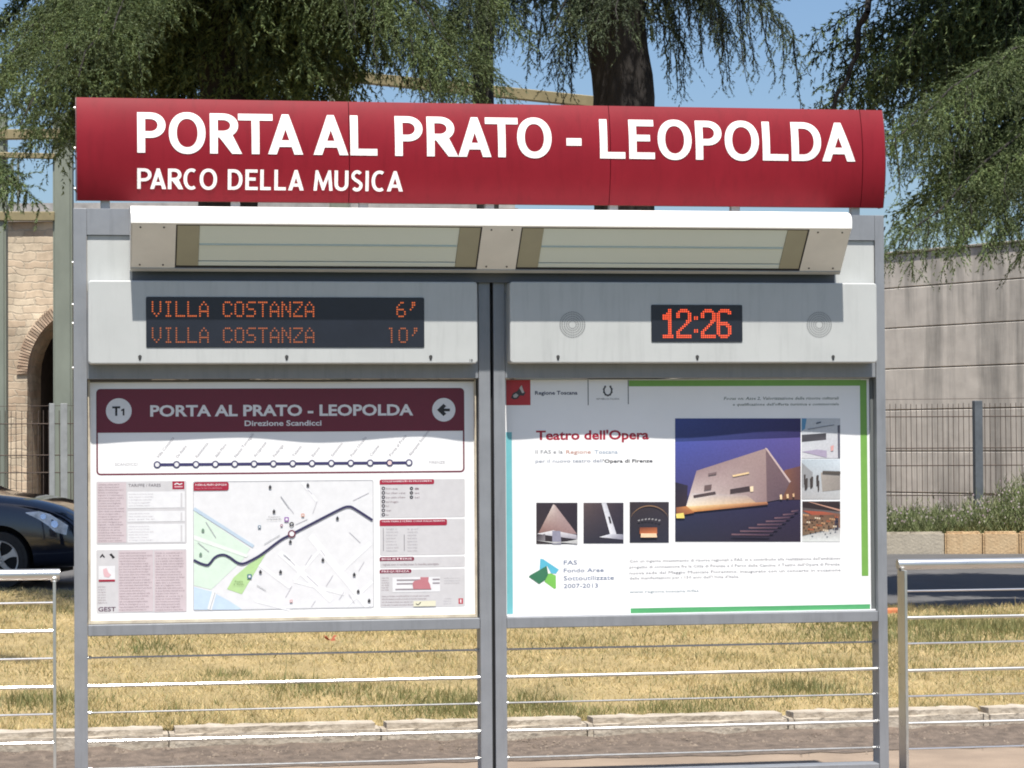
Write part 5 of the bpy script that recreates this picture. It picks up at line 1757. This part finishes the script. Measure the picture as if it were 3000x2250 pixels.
# ------------------------------------------------------------------ dark car on the road (left)
def make_car():
    # local frame: x forward from the front hub, y to its left, z up; front hub at x = 0, ground z = 0
    p = atz(56, 1708, .004)
    hub = atd(62, 1624, 29.4)
    car = thing('car', 'dark blue hatchback seen front end on the road behind left railing', 'car', (hub[0], hub[1], .004))
    car.rotation_euler = (0, 0, -RA)
    paint = mat('dark_blue_car_paint', (.010, .013, .026), .14, .2, var=.05, spec=.6, coat=1.0)
    HW = .86
    # stations: x, z_floor, z_belt, z_top (centre), half width at belt, half width at top
    ST = [(-3.35, .42, .80, .92, .62, .50), (-3.28, .28, .90, 1.22, .76, .55), (-3.05, .22, .95, 1.43, .82, .58), (-2.5, .20, .96, 1.50, .85, .60), (-1.9, .19, .96, 1.52, .86, .61),
          (-1.3, .19, .95, 1.49, .86, .60), (-.85, .19, .98, 1.42, .86, .60), (-.50, .19, .985, 1.20, .86, .63), (-.28, .19, .975, 1.075, .86, .66), (-.05, .19, .965, 1.05, .86, .66),
          (.20, .19, .945, 1.025, .86, .65), (.42, .20, .905, .985, .845, .62), (.60, .21, .85, .93, .805, .57), (.75, .22, .77, .85, .74, .52), (.87, .24, .66, .73, .65, .46), (.94, .28, .54, .60, .56, .40), (.965, .32, .46, .52, .48, .34)]
    NS = 15
    bm = bmesh.new()
    R = []
    for (x, zf, zb, zt, wb, wt) in ST:
        ring_ = []
        side = [(wb * .90, zf), (wb * .975, zf + (zb - zf) * .16), (wb * 1.0, zf + (zb - zf) * .45), (wb * .992, zf + (zb - zf) * .75), (wb * .955, zb - .012), (wb * .90, zb + (zt - zb) * .16), (wt + (wb * .90 - wt) * .35, zb + (zt - zb) * .66), (wt * .86, zt - (zt - zb) * .05), (wt * .45, zt), (0, zt + .008)]
        pts = [(-a, b) for a, b in side[:-1]] + [side[-1]] + side[:-1][::-1]
        for (yy, zz) in pts:
            ring_.append(bm.verts.new((x, yy, zz)))
        R.append(ring_)
    n = len(R[0])
    for a, b in zip(R, R[1:]):
        for k in range(n):
            bm.faces.new((a[k], b[k], b[(k + 1) % n], a[(k + 1) % n]))
    bm.faces.new(R[0])
    bm.faces.new(R[-1][::-1])
    bmesh.ops.recalc_face_normals(bm, faces=bm.faces)
    me = bpy.data.meshes.new('body')
    bm.to_mesh(me)
    bm.free()
    body = bpy.data.objects.new('body', me)
    COL.objects.link(body)
    sub = body.modifiers.new('s', 'SUBSURF')
    sub.levels = 2
    cut = []
    for hx in (0, -2.5):
        cm = bpy.data.meshes.new('cut')
        b2 = bmesh.new()
        bmesh.ops.create_cone(b2, cap_ends=True, segments=48, radius1=.385, radius2=.385, depth=2.4, matrix=Matrix.Translation((hx, 0, .325)) @ Matrix.Rotation(math.pi / 2, 4, 'X'))
        b2.to_mesh(cm)
        b2.free()
        co = bpy.data.objects.new('cut', cm)
        COL.objects.link(co)
        bo = body.modifiers.new('b', 'BOOLEAN')
        bo.operation = 'DIFFERENCE'
        bo.solver = 'EXACT'
        bo.object = co
        cut.append(co)
    bpy.context.view_layer.update()
    dg = bpy.context.evaluated_depsgraph_get()
    nm = bpy.data.meshes.new_from_object(body.evaluated_get(dg))
    body.modifiers.clear()
    body.data = nm
    for c in cut:
        bpy.data.objects.remove(c)
    nm.materials.clear()
    nm.materials.append(paint)
    nm.polygons.foreach_set('use_smooth', [True] * len(nm.polygons))
    nm.set_sharp_from_angle(angle=math.radians(38))
    body.parent = car
    def add(mb, name, m, parent=car, smooth=True):
        o = mb.build(name, m, None, smooth=smooth)
        o.parent = parent
        return o
    dark = mat('wheel_well', (.008, .008, .008), .9)
    tyre = mat('tyre_rubber', (.028, .027, .026), .8, var=.2, vscale=20)
    alloy = mat('alloy_rim', (.50, .49, .47), .4, .35, var=.08)
    add(MB().box(-2.95, .44, -.62, .62, .14, .72), 'underbody', dark, smooth=False)
    for hx in (0, -2.5):
        for s in (-1, 1):
            y0 = s * .66
            wt_ = thing_wheel = add(MB().tube((hx, s * .60, .318), (hx, s * .835, .318), .318, 40), 'wheel', tyre)
            mb = MB()
            mb.tube((hx, s * .838, .318), (hx, s * .842, .318), .275, 36)
            add(mb, 'tyre_wall', tyre, wt_)
            b3 = MB()
            for k in range(36):
                a0, a1 = 2 * math.pi * k / 36, 2 * math.pi * (k + 1) / 36
                for (r0, r1, ya, yb) in ((.205, .222, s * .845, s * .852), ):
                    q = [(hx + r * math.cos(a), y, .318 + r * math.sin(a)) for a, r, y in ((a0, r0, ya), (a1, r0, ya), (a1, r1, yb), (a0, r1, yb))]
                    b3.poly(q)
            add(b3, 'rim', alloy, wt_)
            add(MB().tube((hx, s * .8425, .318), (hx, s * .8435, .318), .206, 32), 'rim_gap', dark, wt_)
            add(MB().tube((hx, s * .845, .318), (hx, s * .868, .318), .056, 20, .048), 'hub_cap', alloy, wt_)
            for k in range(5):
                a = math.radians(90 + 72 * k + 8)
                mb = MB()
                c, d = math.cos(a), math.sin(a)
                def W(r, t, y):
                    return (hx + r * c - t * d, y, .318 + r * d + t * c)
                pts = [(.045, -.030), (.12, -.024), (.165, -.034), (.206, -.058), (.206, .058), (.165, .034), (.12, .024), (.045, .030)]
                bmv = [mb.bm.verts.new(W(r, t, s * (.862 - .012 * (r / .2)))) for r, t in pts]
                bmw = [mb.bm.verts.new(W(r, t, s * .844)) for r, t in pts]
                mb.bm.faces.new(bmv)
                for i in range(len(pts)):
                    j = (i + 1) % len(pts)
                    mb.bm.faces.new((bmv[i], bmv[j], bmw[j], bmw[i]))
                add(mb, 'spoke', alloy, wt_, smooth=False)
            for k in range(5):
                a = math.radians(54 + 72 * k + 8)
                add(MB().tube((hx + .03 * math.cos(a), s * .866, .318 + .03 * math.sin(a)), (hx + .03 * math.cos(a), s * .870, .318 + .03 * math.sin(a)), .007, 8), 'wheel_bolt', dark, wt_)
    # lamps laid on the body by ray casting the finished shape
    from mathutils.bvhtree import BVHTree
    b4 = bmesh.new()
    b4.from_mesh(nm)
    tree = BVHTree.FromBMesh(b4)
    def on(x, z, s, off=.006):
        """surface point reached from the outside corner direction"""
        dr = Vector((-.35, -s * 1.0, 0)).normalized() if x > .3 else Vector((0, -s, 0))
        o = Vector((x, s * .75, z)) - dr * 1.5
        h = tree.ray_cast(o, dr)
        if h[0] is None:
            h = tree.ray_cast(Vector((2, s * .4, z)), Vector((-1, 0, 0)))
        if h[0] is None:
            return Vector((x, s * .7, z))
        return h[0] + h[1] * off
    glass = mat('headlight_glass', (.80, .83, .84), .10, .1, var=.30, vscale=14, spec=.9)
    for s in (-1, 1):
        up_ = [(.295, .850), (.43, .862), (.55, .828), (.66, .765), (.76, .70)]
        lo_ = [(.30, .842), (.43, .768), (.53, .700), (.61, .630), (.74, .595)]
        mb = MB()
        U = [mb.bm.verts.new(on(x, z, s)) for x, z in up_]
        Lo = [mb.bm.verts.new(on(x, z, s)) for x, z in lo_]
        for i in range(4):
            mb.bm.faces.new((U[i], U[i + 1], Lo[i + 1], Lo[i]))
        hl = add(mb, 'headlight', glass)
        for (x, z, r) in ((.47, .80, .034), (.60, .715, .042)):
            c = on(x, z, s, .009)
            add(MB().tube(c, c + Vector((.004, s * .006, .002)), r, 14), 'headlight_lens', mat('lens', (.85, .88, .9), .05, .9), hl)
        # wing mirror, door lines, windows
        add(MB().box(-.62, -.44, s * .93 - .09, s * .93 + .09, .93, 1.07, .03, 3), 'wing_mirror', paint)
    win = mat('car_window_glass', (.02, .024, .028), .06, spec=.7)
    for s in (-1, 1):
        for poly_ in ([(-.52, .985), (-.86, 1.27), (-1.45, 1.40), (-1.50, .995)], [(-1.56, .995), (-1.52, 1.40), (-2.35, 1.41), (-2.60, 1.06)]):
            mb = MB()
            q = [on(x, z, s, .004) for x, z in poly_]
            mb.bm.faces.new([mb.bm.verts.new(v) for v in q])
            add(mb, 'side_window', win, smooth=False)
    q = []
    for x, y in ((-.40, .52), (-.40, -.52), (-.80, -.44), (-.80, .44)):
        h = tree.ray_cast(Vector((x, y, 3)), Vector((0, 0, -1)))
        q.append(h[0] + h[1] * .006)
    mb = MB()
    mb.bm.faces.new([mb.bm.verts.new(v) for v in q])
    add(mb, 'windscreen', win, smooth=False)
    add(MB().box(.86, .972, -.34, .34, .32, .42, .01), 'grille', dark, smooth=False)
    add(MB().tube((-.36, -.40, 1.045), (-.46, .30, 1.06), .008, 6), 'wiper', dark)
    b4.free()
make_car()
# ------------------------------------------------------------------ cedars
M_BARK = mat('cedar_bark', (.030, .025, .022), .95, col2=(.012, .010, .010), vscale=9, bump=1.0, bscale=16, stretch=(1, 1, .35))
M_NEEDLE = blade_mat('cedar_needles', (.042, .067, .024), (.074, .104, .036), (.142, .172, .066), .14, 2.8, .6)
M_NEEDLE2 = blade_mat('cedar_needles_blue', (.034, .052, .028), (.056, .076, .038), (.108, .128, .062), .12, 2.8, .55)
UPZ = np.array([0, 0, 1.0])
def norm(v):
    return v / (np.linalg.norm(v, axis=-1, keepdims=True) + 1e-9)
def perp_rand(d, n):
    r = rng.normal(size=(n, 3))
    r -= (r * d).sum(1, keepdims=True) * d
    return norm(r)
def needle_tris(P0, P1, per, L, wd):
    """needles around twig segments P0-P1 (n,3)"""
    n = len(P0)
    A = np.repeat(P0, per, 0)
    B = np.repeat(P1, per, 0)
    t = rng.uniform(0, 1, (n * per, 1))
    base = A + (B - A) * t
    d = norm(B - A)
    out = perp_rand(d, n * per)
    dirn = norm(out * rng.uniform(.5, 1.0, (n * per, 1)) + d * rng.uniform(.6, 1.5, (n * per, 1)))
    ln = L * rng.uniform(.6, 1.25, (n * per, 1))
    side = norm(np.cross(dirn, rng.normal(size=(n * per, 3))))
    V = np.zeros((n * per, 3, 3))
    V[:, 0] = base - side * wd / 2
    V[:, 1] = base + side * wd / 2
    V[:, 2] = base + dirn * ln
    return V
def curve_pts(p0, p1, arch, droop, n=14, wob=.0):
    t = np.linspace(0, 1, n)[:, None]
    P = p0 + (p1 - p0) * t
    P = P + UPZ * (arch * 4 * t * (1 - t)) - UPZ * droop * t ** 3
    if wob:
        P[1:-1] += rng.normal(0, wob, (n - 2, 3))
    return P
class Tree:
    def __init__(self, name, label, base, needle):
        self.root = thing(name, label, 'tree', (base[0], base[1], 0))
        self.V = []
        self.segs = []
        self.needle = needle
    def limb(self, P, r0, r1, n=6):
        for i in range(len(P) - 1):
            a = r0 + (r1 - r0) * i / (len(P) - 1)
            b = r0 + (r1 - r0) * (i + 1) / (len(P) - 1)
            self.segs.append((P[i], P[i + 1], a, b))
    def bough(self, p0, p1, arch=.15, droop=.25, lat=.9, nlat=26, hang=.5, twig=.20, per=15, L=.029, wd=.0078, r=.024, t0=.12, strands=10, strand_len=.7, tdown=.5, step=.055):
        p0, p1 = np.array(p0, float), np.array(p1, float)
        P = curve_pts(p0, p1, arch, droop, 16, .015)
        self.limb(P, r, r * .25, 5)
        ax = norm(p1 - p0)
        sd = norm(np.cross(ax, UPZ))
        seg0, seg1 = [P[3:-1]] * 3, [P[4:]] * 3
        ts = np.linspace(t0, 1, nlat)
        for t in ts:
            q = np.array([np.interp(t, np.linspace(0, 1, 16), P[:, k]) for k in range(3)])
            for s in (-1, 1):
                ln = lat * (1 - .55 * t) * rng.uniform(.55, 1.15)
                d = norm(sd * s * rng.uniform(.6, 1) + ax * rng.uniform(.3, .9) - UPZ * rng.uniform(.0, .35))
                e = q + d * ln
                m_ = max(4, int(ln / step))
                Q = curve_pts(q, e, .04, hang * ln * .6, m_, .008)
                seg0.append(Q[:-1])
                seg1.append(Q[1:])
                # twigs hanging off the lateral
                dd = norm(Q[1:] - Q[:-1])
                k = len(dd)
                for rep in range(2):
                    td = norm(dd * .45 + perp_rand(dd, k) * .7 - UPZ * tdown * rng.uniform(.4, 1.4, (k, 1)))
                    tl = twig * rng.uniform(.4, 1.2, (k, 1))
                    a = Q[1:]
                    b = a + td * tl * .55
                    c = b + norm(td - UPZ * .5) * tl * .5
                    seg0 += [a, b]
                    seg1 += [b, c]
        # long hanging strands
        for _ in range(strands):
            t = rng.uniform(.2, 1)
            q = np.array([np.interp(t, np.linspace(0, 1, 16), P[:, k]) for k in range(3)])
            q = q + sd * rng.uniform(-.6, .6) * lat
            ln = strand_len * rng.uniform(.4, 1.1)
            e = q - UPZ * ln + ax * rng.uniform(-.05, .25) * ln + sd * rng.uniform(-.15, .15) * ln
            m_ = max(5, int(ln / .05))
            Q = curve_pts(q, e, 0, 0, m_, .012)
            self.limb(Q[::max(1, m_ // 5)], .006, .003, 4)
            dd = norm(Q[1:] - Q[:-1])
            seg0.append(Q[:-1])
            seg1.append(Q[1:])
            td = norm(perp_rand(dd, len(dd)) * .6 - UPZ * .8)
            seg0.append(Q[1:])
            seg1.append(Q[1:] + td * rng.uniform(.05, .16, (len(dd), 1)))
        self.V.append(needle_tris(np.concatenate(seg0), np.concatenate(seg1), per, L, wd))
    def crown(self, x, y, z0, z1, n, r0, r1, thin=1.0, front=.5, L=.13, wd=.045):
        """the rest of the crown, above the picture: coarse boughs in whorls"""
        for k in range(n):
            z = z0 + (z1 - z0) * (k / n) ** .9
            a = k * 2.4 + rng.uniform(-.4, .4)
            R = r0 + (r1 - r0) * (z - z0) / (z1 - z0)
            R *= rng.uniform(.75, 1.1) * (1.0 - front * max(0, -math.sin(a)))
            p0 = np.array([x, y, z + .4])
            p1 = np.array([x + R * math.cos(a), y + R * math.sin(a), z + rng.uniform(-.2, .3)])
            self.bough(p0, p1, .25, .35, lat=1.25, nlat=int(13 * thin), hang=.4, twig=.35, per=5, L=L, wd=wd, r=.06, strands=3, step=.12)
    def trunk(self, pts, rad, n=20):
        bm = bmesh.new()
        rings = []
        for (p, r) in zip(pts, rad):
            rings.append([bm.verts.new((p[0] + r * (1 + .05 * math.sin(3 * a + p[2] * 2) + .05 * math.sin(p[2] * 5.3 + a) + rng.normal(0, .03)) * math.cos(a), p[1] + r * (1 + rng.normal(0, .03)) * math.sin(a), p[2])) for a in np.linspace(0, 2 * math.pi, n, endpoint=False)])
        for A, B in zip(rings, rings[1:]):
            for k in range(n):
                bm.faces.new((A[k], A[(k + 1) % n], B[(k + 1) % n], B[k]))
        me = bpy.data.meshes.new('trunk')
        bm.to_mesh(me)
        bm.free()
        setp(mobj('trunk', me, M_BARK, smooth=True), self.root)
    def done(self):
        S = self.segs
        A = np.array([q[0] for q in S])
        B = np.array([q[1] for q in S])
        ra = np.array([q[2] for q in S])[:, None]
        rb = np.array([q[3] for q in S])[:, None]
        d = norm(B - A)
        e1 = norm(np.cross(d, np.where(np.abs(d[:, 2:3]) > .9, np.array([[1.0, 0, 0]]), np.array([[0, 0, 1.0]]))))
        e2 = np.cross(d, e1)
        K = 6
        Q = np.zeros((len(S), K, 4, 3))
        for k in range(K):
            a0, a1 = 2 * math.pi * k / K, 2 * math.pi * (k + 1) / K
            o0, o1 = e1 * math.cos(a0) + e2 * math.sin(a0), e1 * math.cos(a1) + e2 * math.sin(a1)
            Q[:, k, 0], Q[:, k, 1], Q[:, k, 2], Q[:, k, 3] = A + o0 * ra, A + o1 * ra, B + o1 * rb, B + o0 * rb
        tri_mesh('branches', Q.reshape(-1, 4, 3), M_BARK, self.root, nper=4)['kind'] = 'stuff'
        V = np.concatenate(self.V)
        o = tri_mesh('crown', V, self.needle, self.root)
        print('TREE', self.root.name, len(V))

def up_trunk(px, d, pyref, wpx, lean=0.0, top=15, z_step=.22):
    p = atd(px, pyref, d)
    r = wpx * d / FOC / 2
    pts, rad = [], []
    for z in np.arange(-.1, top, z_step):
        pts.append((p[0] + lean * (z - p[2]) + .03 * math.sin(z * 1.7), p[1], z))
        rad.append(r * (1.28 - .28 * min(1, z / 1.2)) if z < 1.2 else max(.06, r * (1 - max(0, (z - p[2])) / (top * 1.1))))
    return pts, rad

# -- left cedar: dark mass over the sign, one sunlit bough to the left, one drooping to the right
D1 = 24.5
tA = atd(660, 300, D1)
T = Tree('cedar_tree', 'large dark cedar over the left half of the sign with sunlit left bough', tA, M_NEEDLE)
T.trunk(*up_trunk(660, D1, 300, 175, .01))
for (a, da), (b, db), kw in (
        (((620, -330), 24.3), ((60, 330), 21.6), dict(lat=1.25, nlat=36, arch=.25, droop=.1, hang=.15, twig=.20, tdown=.15, strands=8, strand_len=.4)),
        (((560, -260), 24.2), ((230, 190), 21.2), dict(lat=1.0, nlat=32, arch=.25, droop=.1, hang=.15, twig=.20, tdown=.15, strands=6, strand_len=.4)),
        (((500, -300), 24.2), ((330, 60), 20.9), dict(lat=.9, nlat=30, arch=.2, droop=.1, hang=.2, twig=.18, tdown=.2, strands=5, strand_len=.4)),
        (((560, -200), 25.0), ((-40, 180), 22.6), dict(lat=1.0, nlat=26, arch=.2, droop=.2, strands=10)),
        (((600, -150), 25.2), ((130, 330), 23.6), dict(lat=.9, nlat=26, arch=.15, droop=.2, strands=12)),
        (((760, -280), 24.3), ((1370, 120), 22.6), dict(lat=1.15, nlat=34, arch=.2, droop=.25, hang=.6, twig=.26, strands=22, strand_len=.75)),
        (((800, -200), 24.4), ((1330, 170), 23.4), dict(lat=.95, nlat=28, arch=.15, droop=.2, hang=.6, strands=18, strand_len=.6)),
        (((760, -120), 25.2), ((1280, 170), 25.0), dict(lat=.9, nlat=26, arch=.1, droop=.2, hang=.6, strands=14)),
        (((900, -420), 24.3), ((1430, -60), 22.9), dict(lat=1.0, nlat=26, arch=.2, droop=.25, hang=.6, strands=16, strand_len=.8))):
    T.bough(atd(*a, da), atd(*b, db), **kw)
for k in range(22):                                       # inner boughs: the shaded heart of the tree
    px = 300 + (k * 137) % 760
    a = atd(660 + rng.uniform(-60, 60), -160 - rng.uniform(0, 160), D1)
    b = atd(px, 110 + rng.uniform(-60, 130), D1 + rng.uniform(-.6, 2.8))
    T.bough(a, b, .1, .2, lat=1.0, nlat=18, hang=.7, twig=.32, per=11, L=.055, wd=.018, strands=8, strand_len=.6, step=.08)
for k in range(9):
    b = atd(-40 + (k * 97) % 430, 60 + (k * 71) % 270, 23.6 + rng.uniform(-.5, 1.2))
    T.bough(atd(560 + rng.uniform(-60, 60), -180 - rng.uniform(0, 120), D1), b, .15, .2, lat=.95, nlat=18, hang=.4, twig=.24, per=7, L=.05, wd=.017, strands=5, strand_len=.4, step=.07)
T.crown(tA[0], tA[1] + .6, 6.9, 8.6, 26, 3.6, 3.2, thin=1.7, front=.42, L=.17, wd=.065)
T.crown(tA[0], tA[1], 7.5, 15.0, 50, 4.6, 1.2, front=.62)
T.done()

# -- middle cedar: thick trunk above the sign, fringes of hanging twigs
D2 = 25.0
tB = atd(1815, 300, D2)
T = Tree('cedar_tree', 'cedar with thick dark trunk standing above the middle of the sign', tB, M_NEEDLE2)
T.trunk(*up_trunk(1815, D2, 300, 182, -.004))
for (a, da), (b, db), kw in (
        (((1800, -220), 25.0), ((1610, 40), 24.2), dict(lat=.6, nlat=22, arch=.1, droop=.2, hang=.8, strands=22, strand_len=.75)),
        (((1800, -170), 25.1), ((1640, 110), 25.3), dict(lat=.6, nlat=18, arch=.1, droop=.2, hang=.8, strands=18, strand_len=.6)),
        (((1830, -230), 25.0), ((2280, -10), 24.2), dict(lat=.75, nlat=24, arch=.15, droop=.3, hang=.8, strands=26, strand_len=.85)),
        (((1830, -160), 25.1), ((2120, 0), 24.8), dict(lat=.65, nlat=20, arch=.1, droop=.2, hang=.9, strands=20, strand_len=.75)),
        (((1850, -180), 25.3), ((1985, 60), 25.0), dict(lat=.45, nlat=16, arch=.05, droop=.2, hang=.9, strands=14, strand_len=.8)),
        (((1780, -230), 24.6), ((1810, 30), 23.2), dict(lat=.5, nlat=20, arch=.15, droop=.1, hang=.5, strands=6, strand_len=.35)),
        (((1760, -200), 24.8), ((1730, 40), 23.8), dict(lat=.45, nlat=16, arch=.1, droop=.1, hang=.5, strands=6, strand_len=.35))):
    T.bough(atd(*a, da), atd(*b, db), **kw)
T.crown(tB[0], tB[1], 8.0, 16.0, 44, 4.2, 1.2, front=.5)
T.done()

# -- right cedar: trunk outside the picture, dark upper boughs, sunlit lower sprays
D3 = 24.0
tC = atd(3330, 300, D3)
T = Tree('cedar_tree', 'cedar at right edge with sunlit drooping lower boughs over concrete wall', tC, M_NEEDLE)
T.trunk(*up_trunk(3330, D3, 300, 190, 0))
for (a, da), (b, db), kw in (
        (((3330, 60), 23.6), ((2640, 360), 21.8), dict(lat=.85, nlat=34, arch=.22, droop=.1, hang=.8, twig=.24, strands=18, strand_len=.55)),
        (((3330, 140), 23.4), ((2700, 420), 22.2), dict(lat=.7, nlat=28, arch=.2, droop=.1, hang=.9, strands=14, strand_len=.5)),
        (((3330, 240), 23.4), ((2650, 690), 21.5), dict(lat=.85, nlat=34, arch=.22, droop=.1, hang=.7, twig=.24, strands=14, strand_len=.45)),
        (((3330, 330), 23.3), ((2760, 640), 21.6), dict(lat=.8, nlat=30, arch=.2, droop=.1, hang=.8, strands=12, strand_len=.45)),
        (((3330, 420), 23.3), ((2860, 650), 21.6), dict(lat=.7, nlat=28, arch=.2, droop=.12, hang=.6, strands=6, strand_len=.3)),
        (((3330, 450), 23.6), ((2960, 655), 22.4), dict(lat=.65, nlat=24, arch=.15, droop=.1, hang=.6, strands=5, strand_len=.3)),
        (((3330, 520), 23.6), ((3040, 690), 22.2), dict(lat=.6, nlat=20, arch=.15, droop=.1, hang=.6, strands=5, strand_len=.3))):
    T.bough(atd(*a, da), atd(*b, db), **kw)
for k in range(22):                                       # shaded upper boughs against the sky
    b = atd(2420 + (k * 173) % 620, 20 + (k * 89) % 230, 25 + rng.uniform(-.6, 2.2))
    a = atd(3300, -300 + k * 12, D3 + .3)
    T.bough(a, b, .1, .25, lat=.75, nlat=18, hang=.9, twig=.26, per=7, L=.05, wd=.016, strands=14, strand_len=.7, step=.07)
for k in range(6):
    b = atd(2680 + (k * 83) % 330, 360 + (k * 113) % 250, 22.6 + rng.uniform(-.2, .6))
    T.bough(atd(3330, 120 + k * 60, 23.5), b, .2, .12, lat=.8, nlat=20, hang=.6, twig=.22, per=8, L=.045, wd=.016, strands=5, strand_len=.35, step=.065)
T.limb(curve_pts(atd(2610, -120, 25), atd(2440, 330, 25.2), .05, 0, 12, .035), .034, .022, 6)
T.crown(tC[0], tC[1] + .3, 7.5, 11.5, 40, 3.3, 1.0, thin=1.3, front=.62)
T.done()

# -- slim cedar farther back
D4 = 34.0
tD = atd(1420, 100, D4)
T = Tree('cedar_tree', 'slim cedar trunk farther back between the two big cedars', tD, M_NEEDLE2)
T.trunk(*up_trunk(1420, D4, 100, 62, 0, top=13))
for (a, b) in (((1420, -150), (1480, 20)), ((1420, -120), (1360, 80)), ((1420, -40), (1300, 170))):
    T.bough(atd(*a, D4), atd(*b, D4 - .5), .1, .2, lat=.8, nlat=16, hang=.8, twig=.26, per=7, L=.06, wd=.012, strands=10, strand_len=.7, step=.07)
T.crown(tD[0], tD[1], 8.0, 13.0, 14, 2.6, .8)
T.done()

# -- tip of a near bough hanging in at the left edge
tE = atd(-420, 700, 17.5)
T = Tree('cedar_tree', 'tip of a nearer cedar bough hanging in at the left edge', tE, M_NEEDLE)
T.trunk(*up_trunk(-480, 17.5, 500, 130, 0, top=12))
T.bough(atd(-430, 300, 17.5), atd(60, 540, 16.6), .12, .05, lat=.42, nlat=24, hang=.35, twig=.16, strands=3, strand_len=.2)
T.bough(atd(-430, 250, 17.5), atd(-30, 480, 16.8), .12, .05, lat=.4, nlat=20, hang=.35, twig=.16, strands=3, strand_len=.2)
T.done()

# ------------------------------------------------------------------ small things on the ground
def leaf(px, py, z, s, label):
    p = atz(px, py, z)
    V = []
    for k in range(14):
        a = 2 * math.pi * k / 14
        r = s * (1.0 if k % 2 == 0 else .62) * rng.uniform(.8, 1.1)
        V.append((p[0] + r * math.cos(a), p[1] + r * .8 * math.sin(a), p[2] + .012 + .35 * s * math.sin(a * 2 + 1) + s * .25))
    me = bpy.data.meshes.new('fallen_leaf')
    me.from_pydata([(p[0], p[1], p[2] + .012)] + V, [], [(0, k + 1, (k + 1) % 14 + 1) for k in range(14)])
    o = mobj('fallen_leaf', me, mat('dry_red_leaf', (.28, .075, .035), .8, var=.25, vscale=30))
    tag(o, label, 'leaf')
leaf(1668, 2181, .006, .045, 'dry reddish leaf lying on the pavement near the kerb')
leaf(968, 1880, .15, .06, 'dry reddish leaf lying in the grass behind left bay')
p = atz(2614, 1797, .09)
o = MB().box(p[0] - .11, p[0] + .07, p[1] - .06, p[1] + .06, .07, .135, .012).build('edging_brick', mat('terracotta', (.50, .17, .07), .85, var=.2, vscale=9))
tag(o, 'small orange brick lying at the grass edge beside the stand', 'brick')
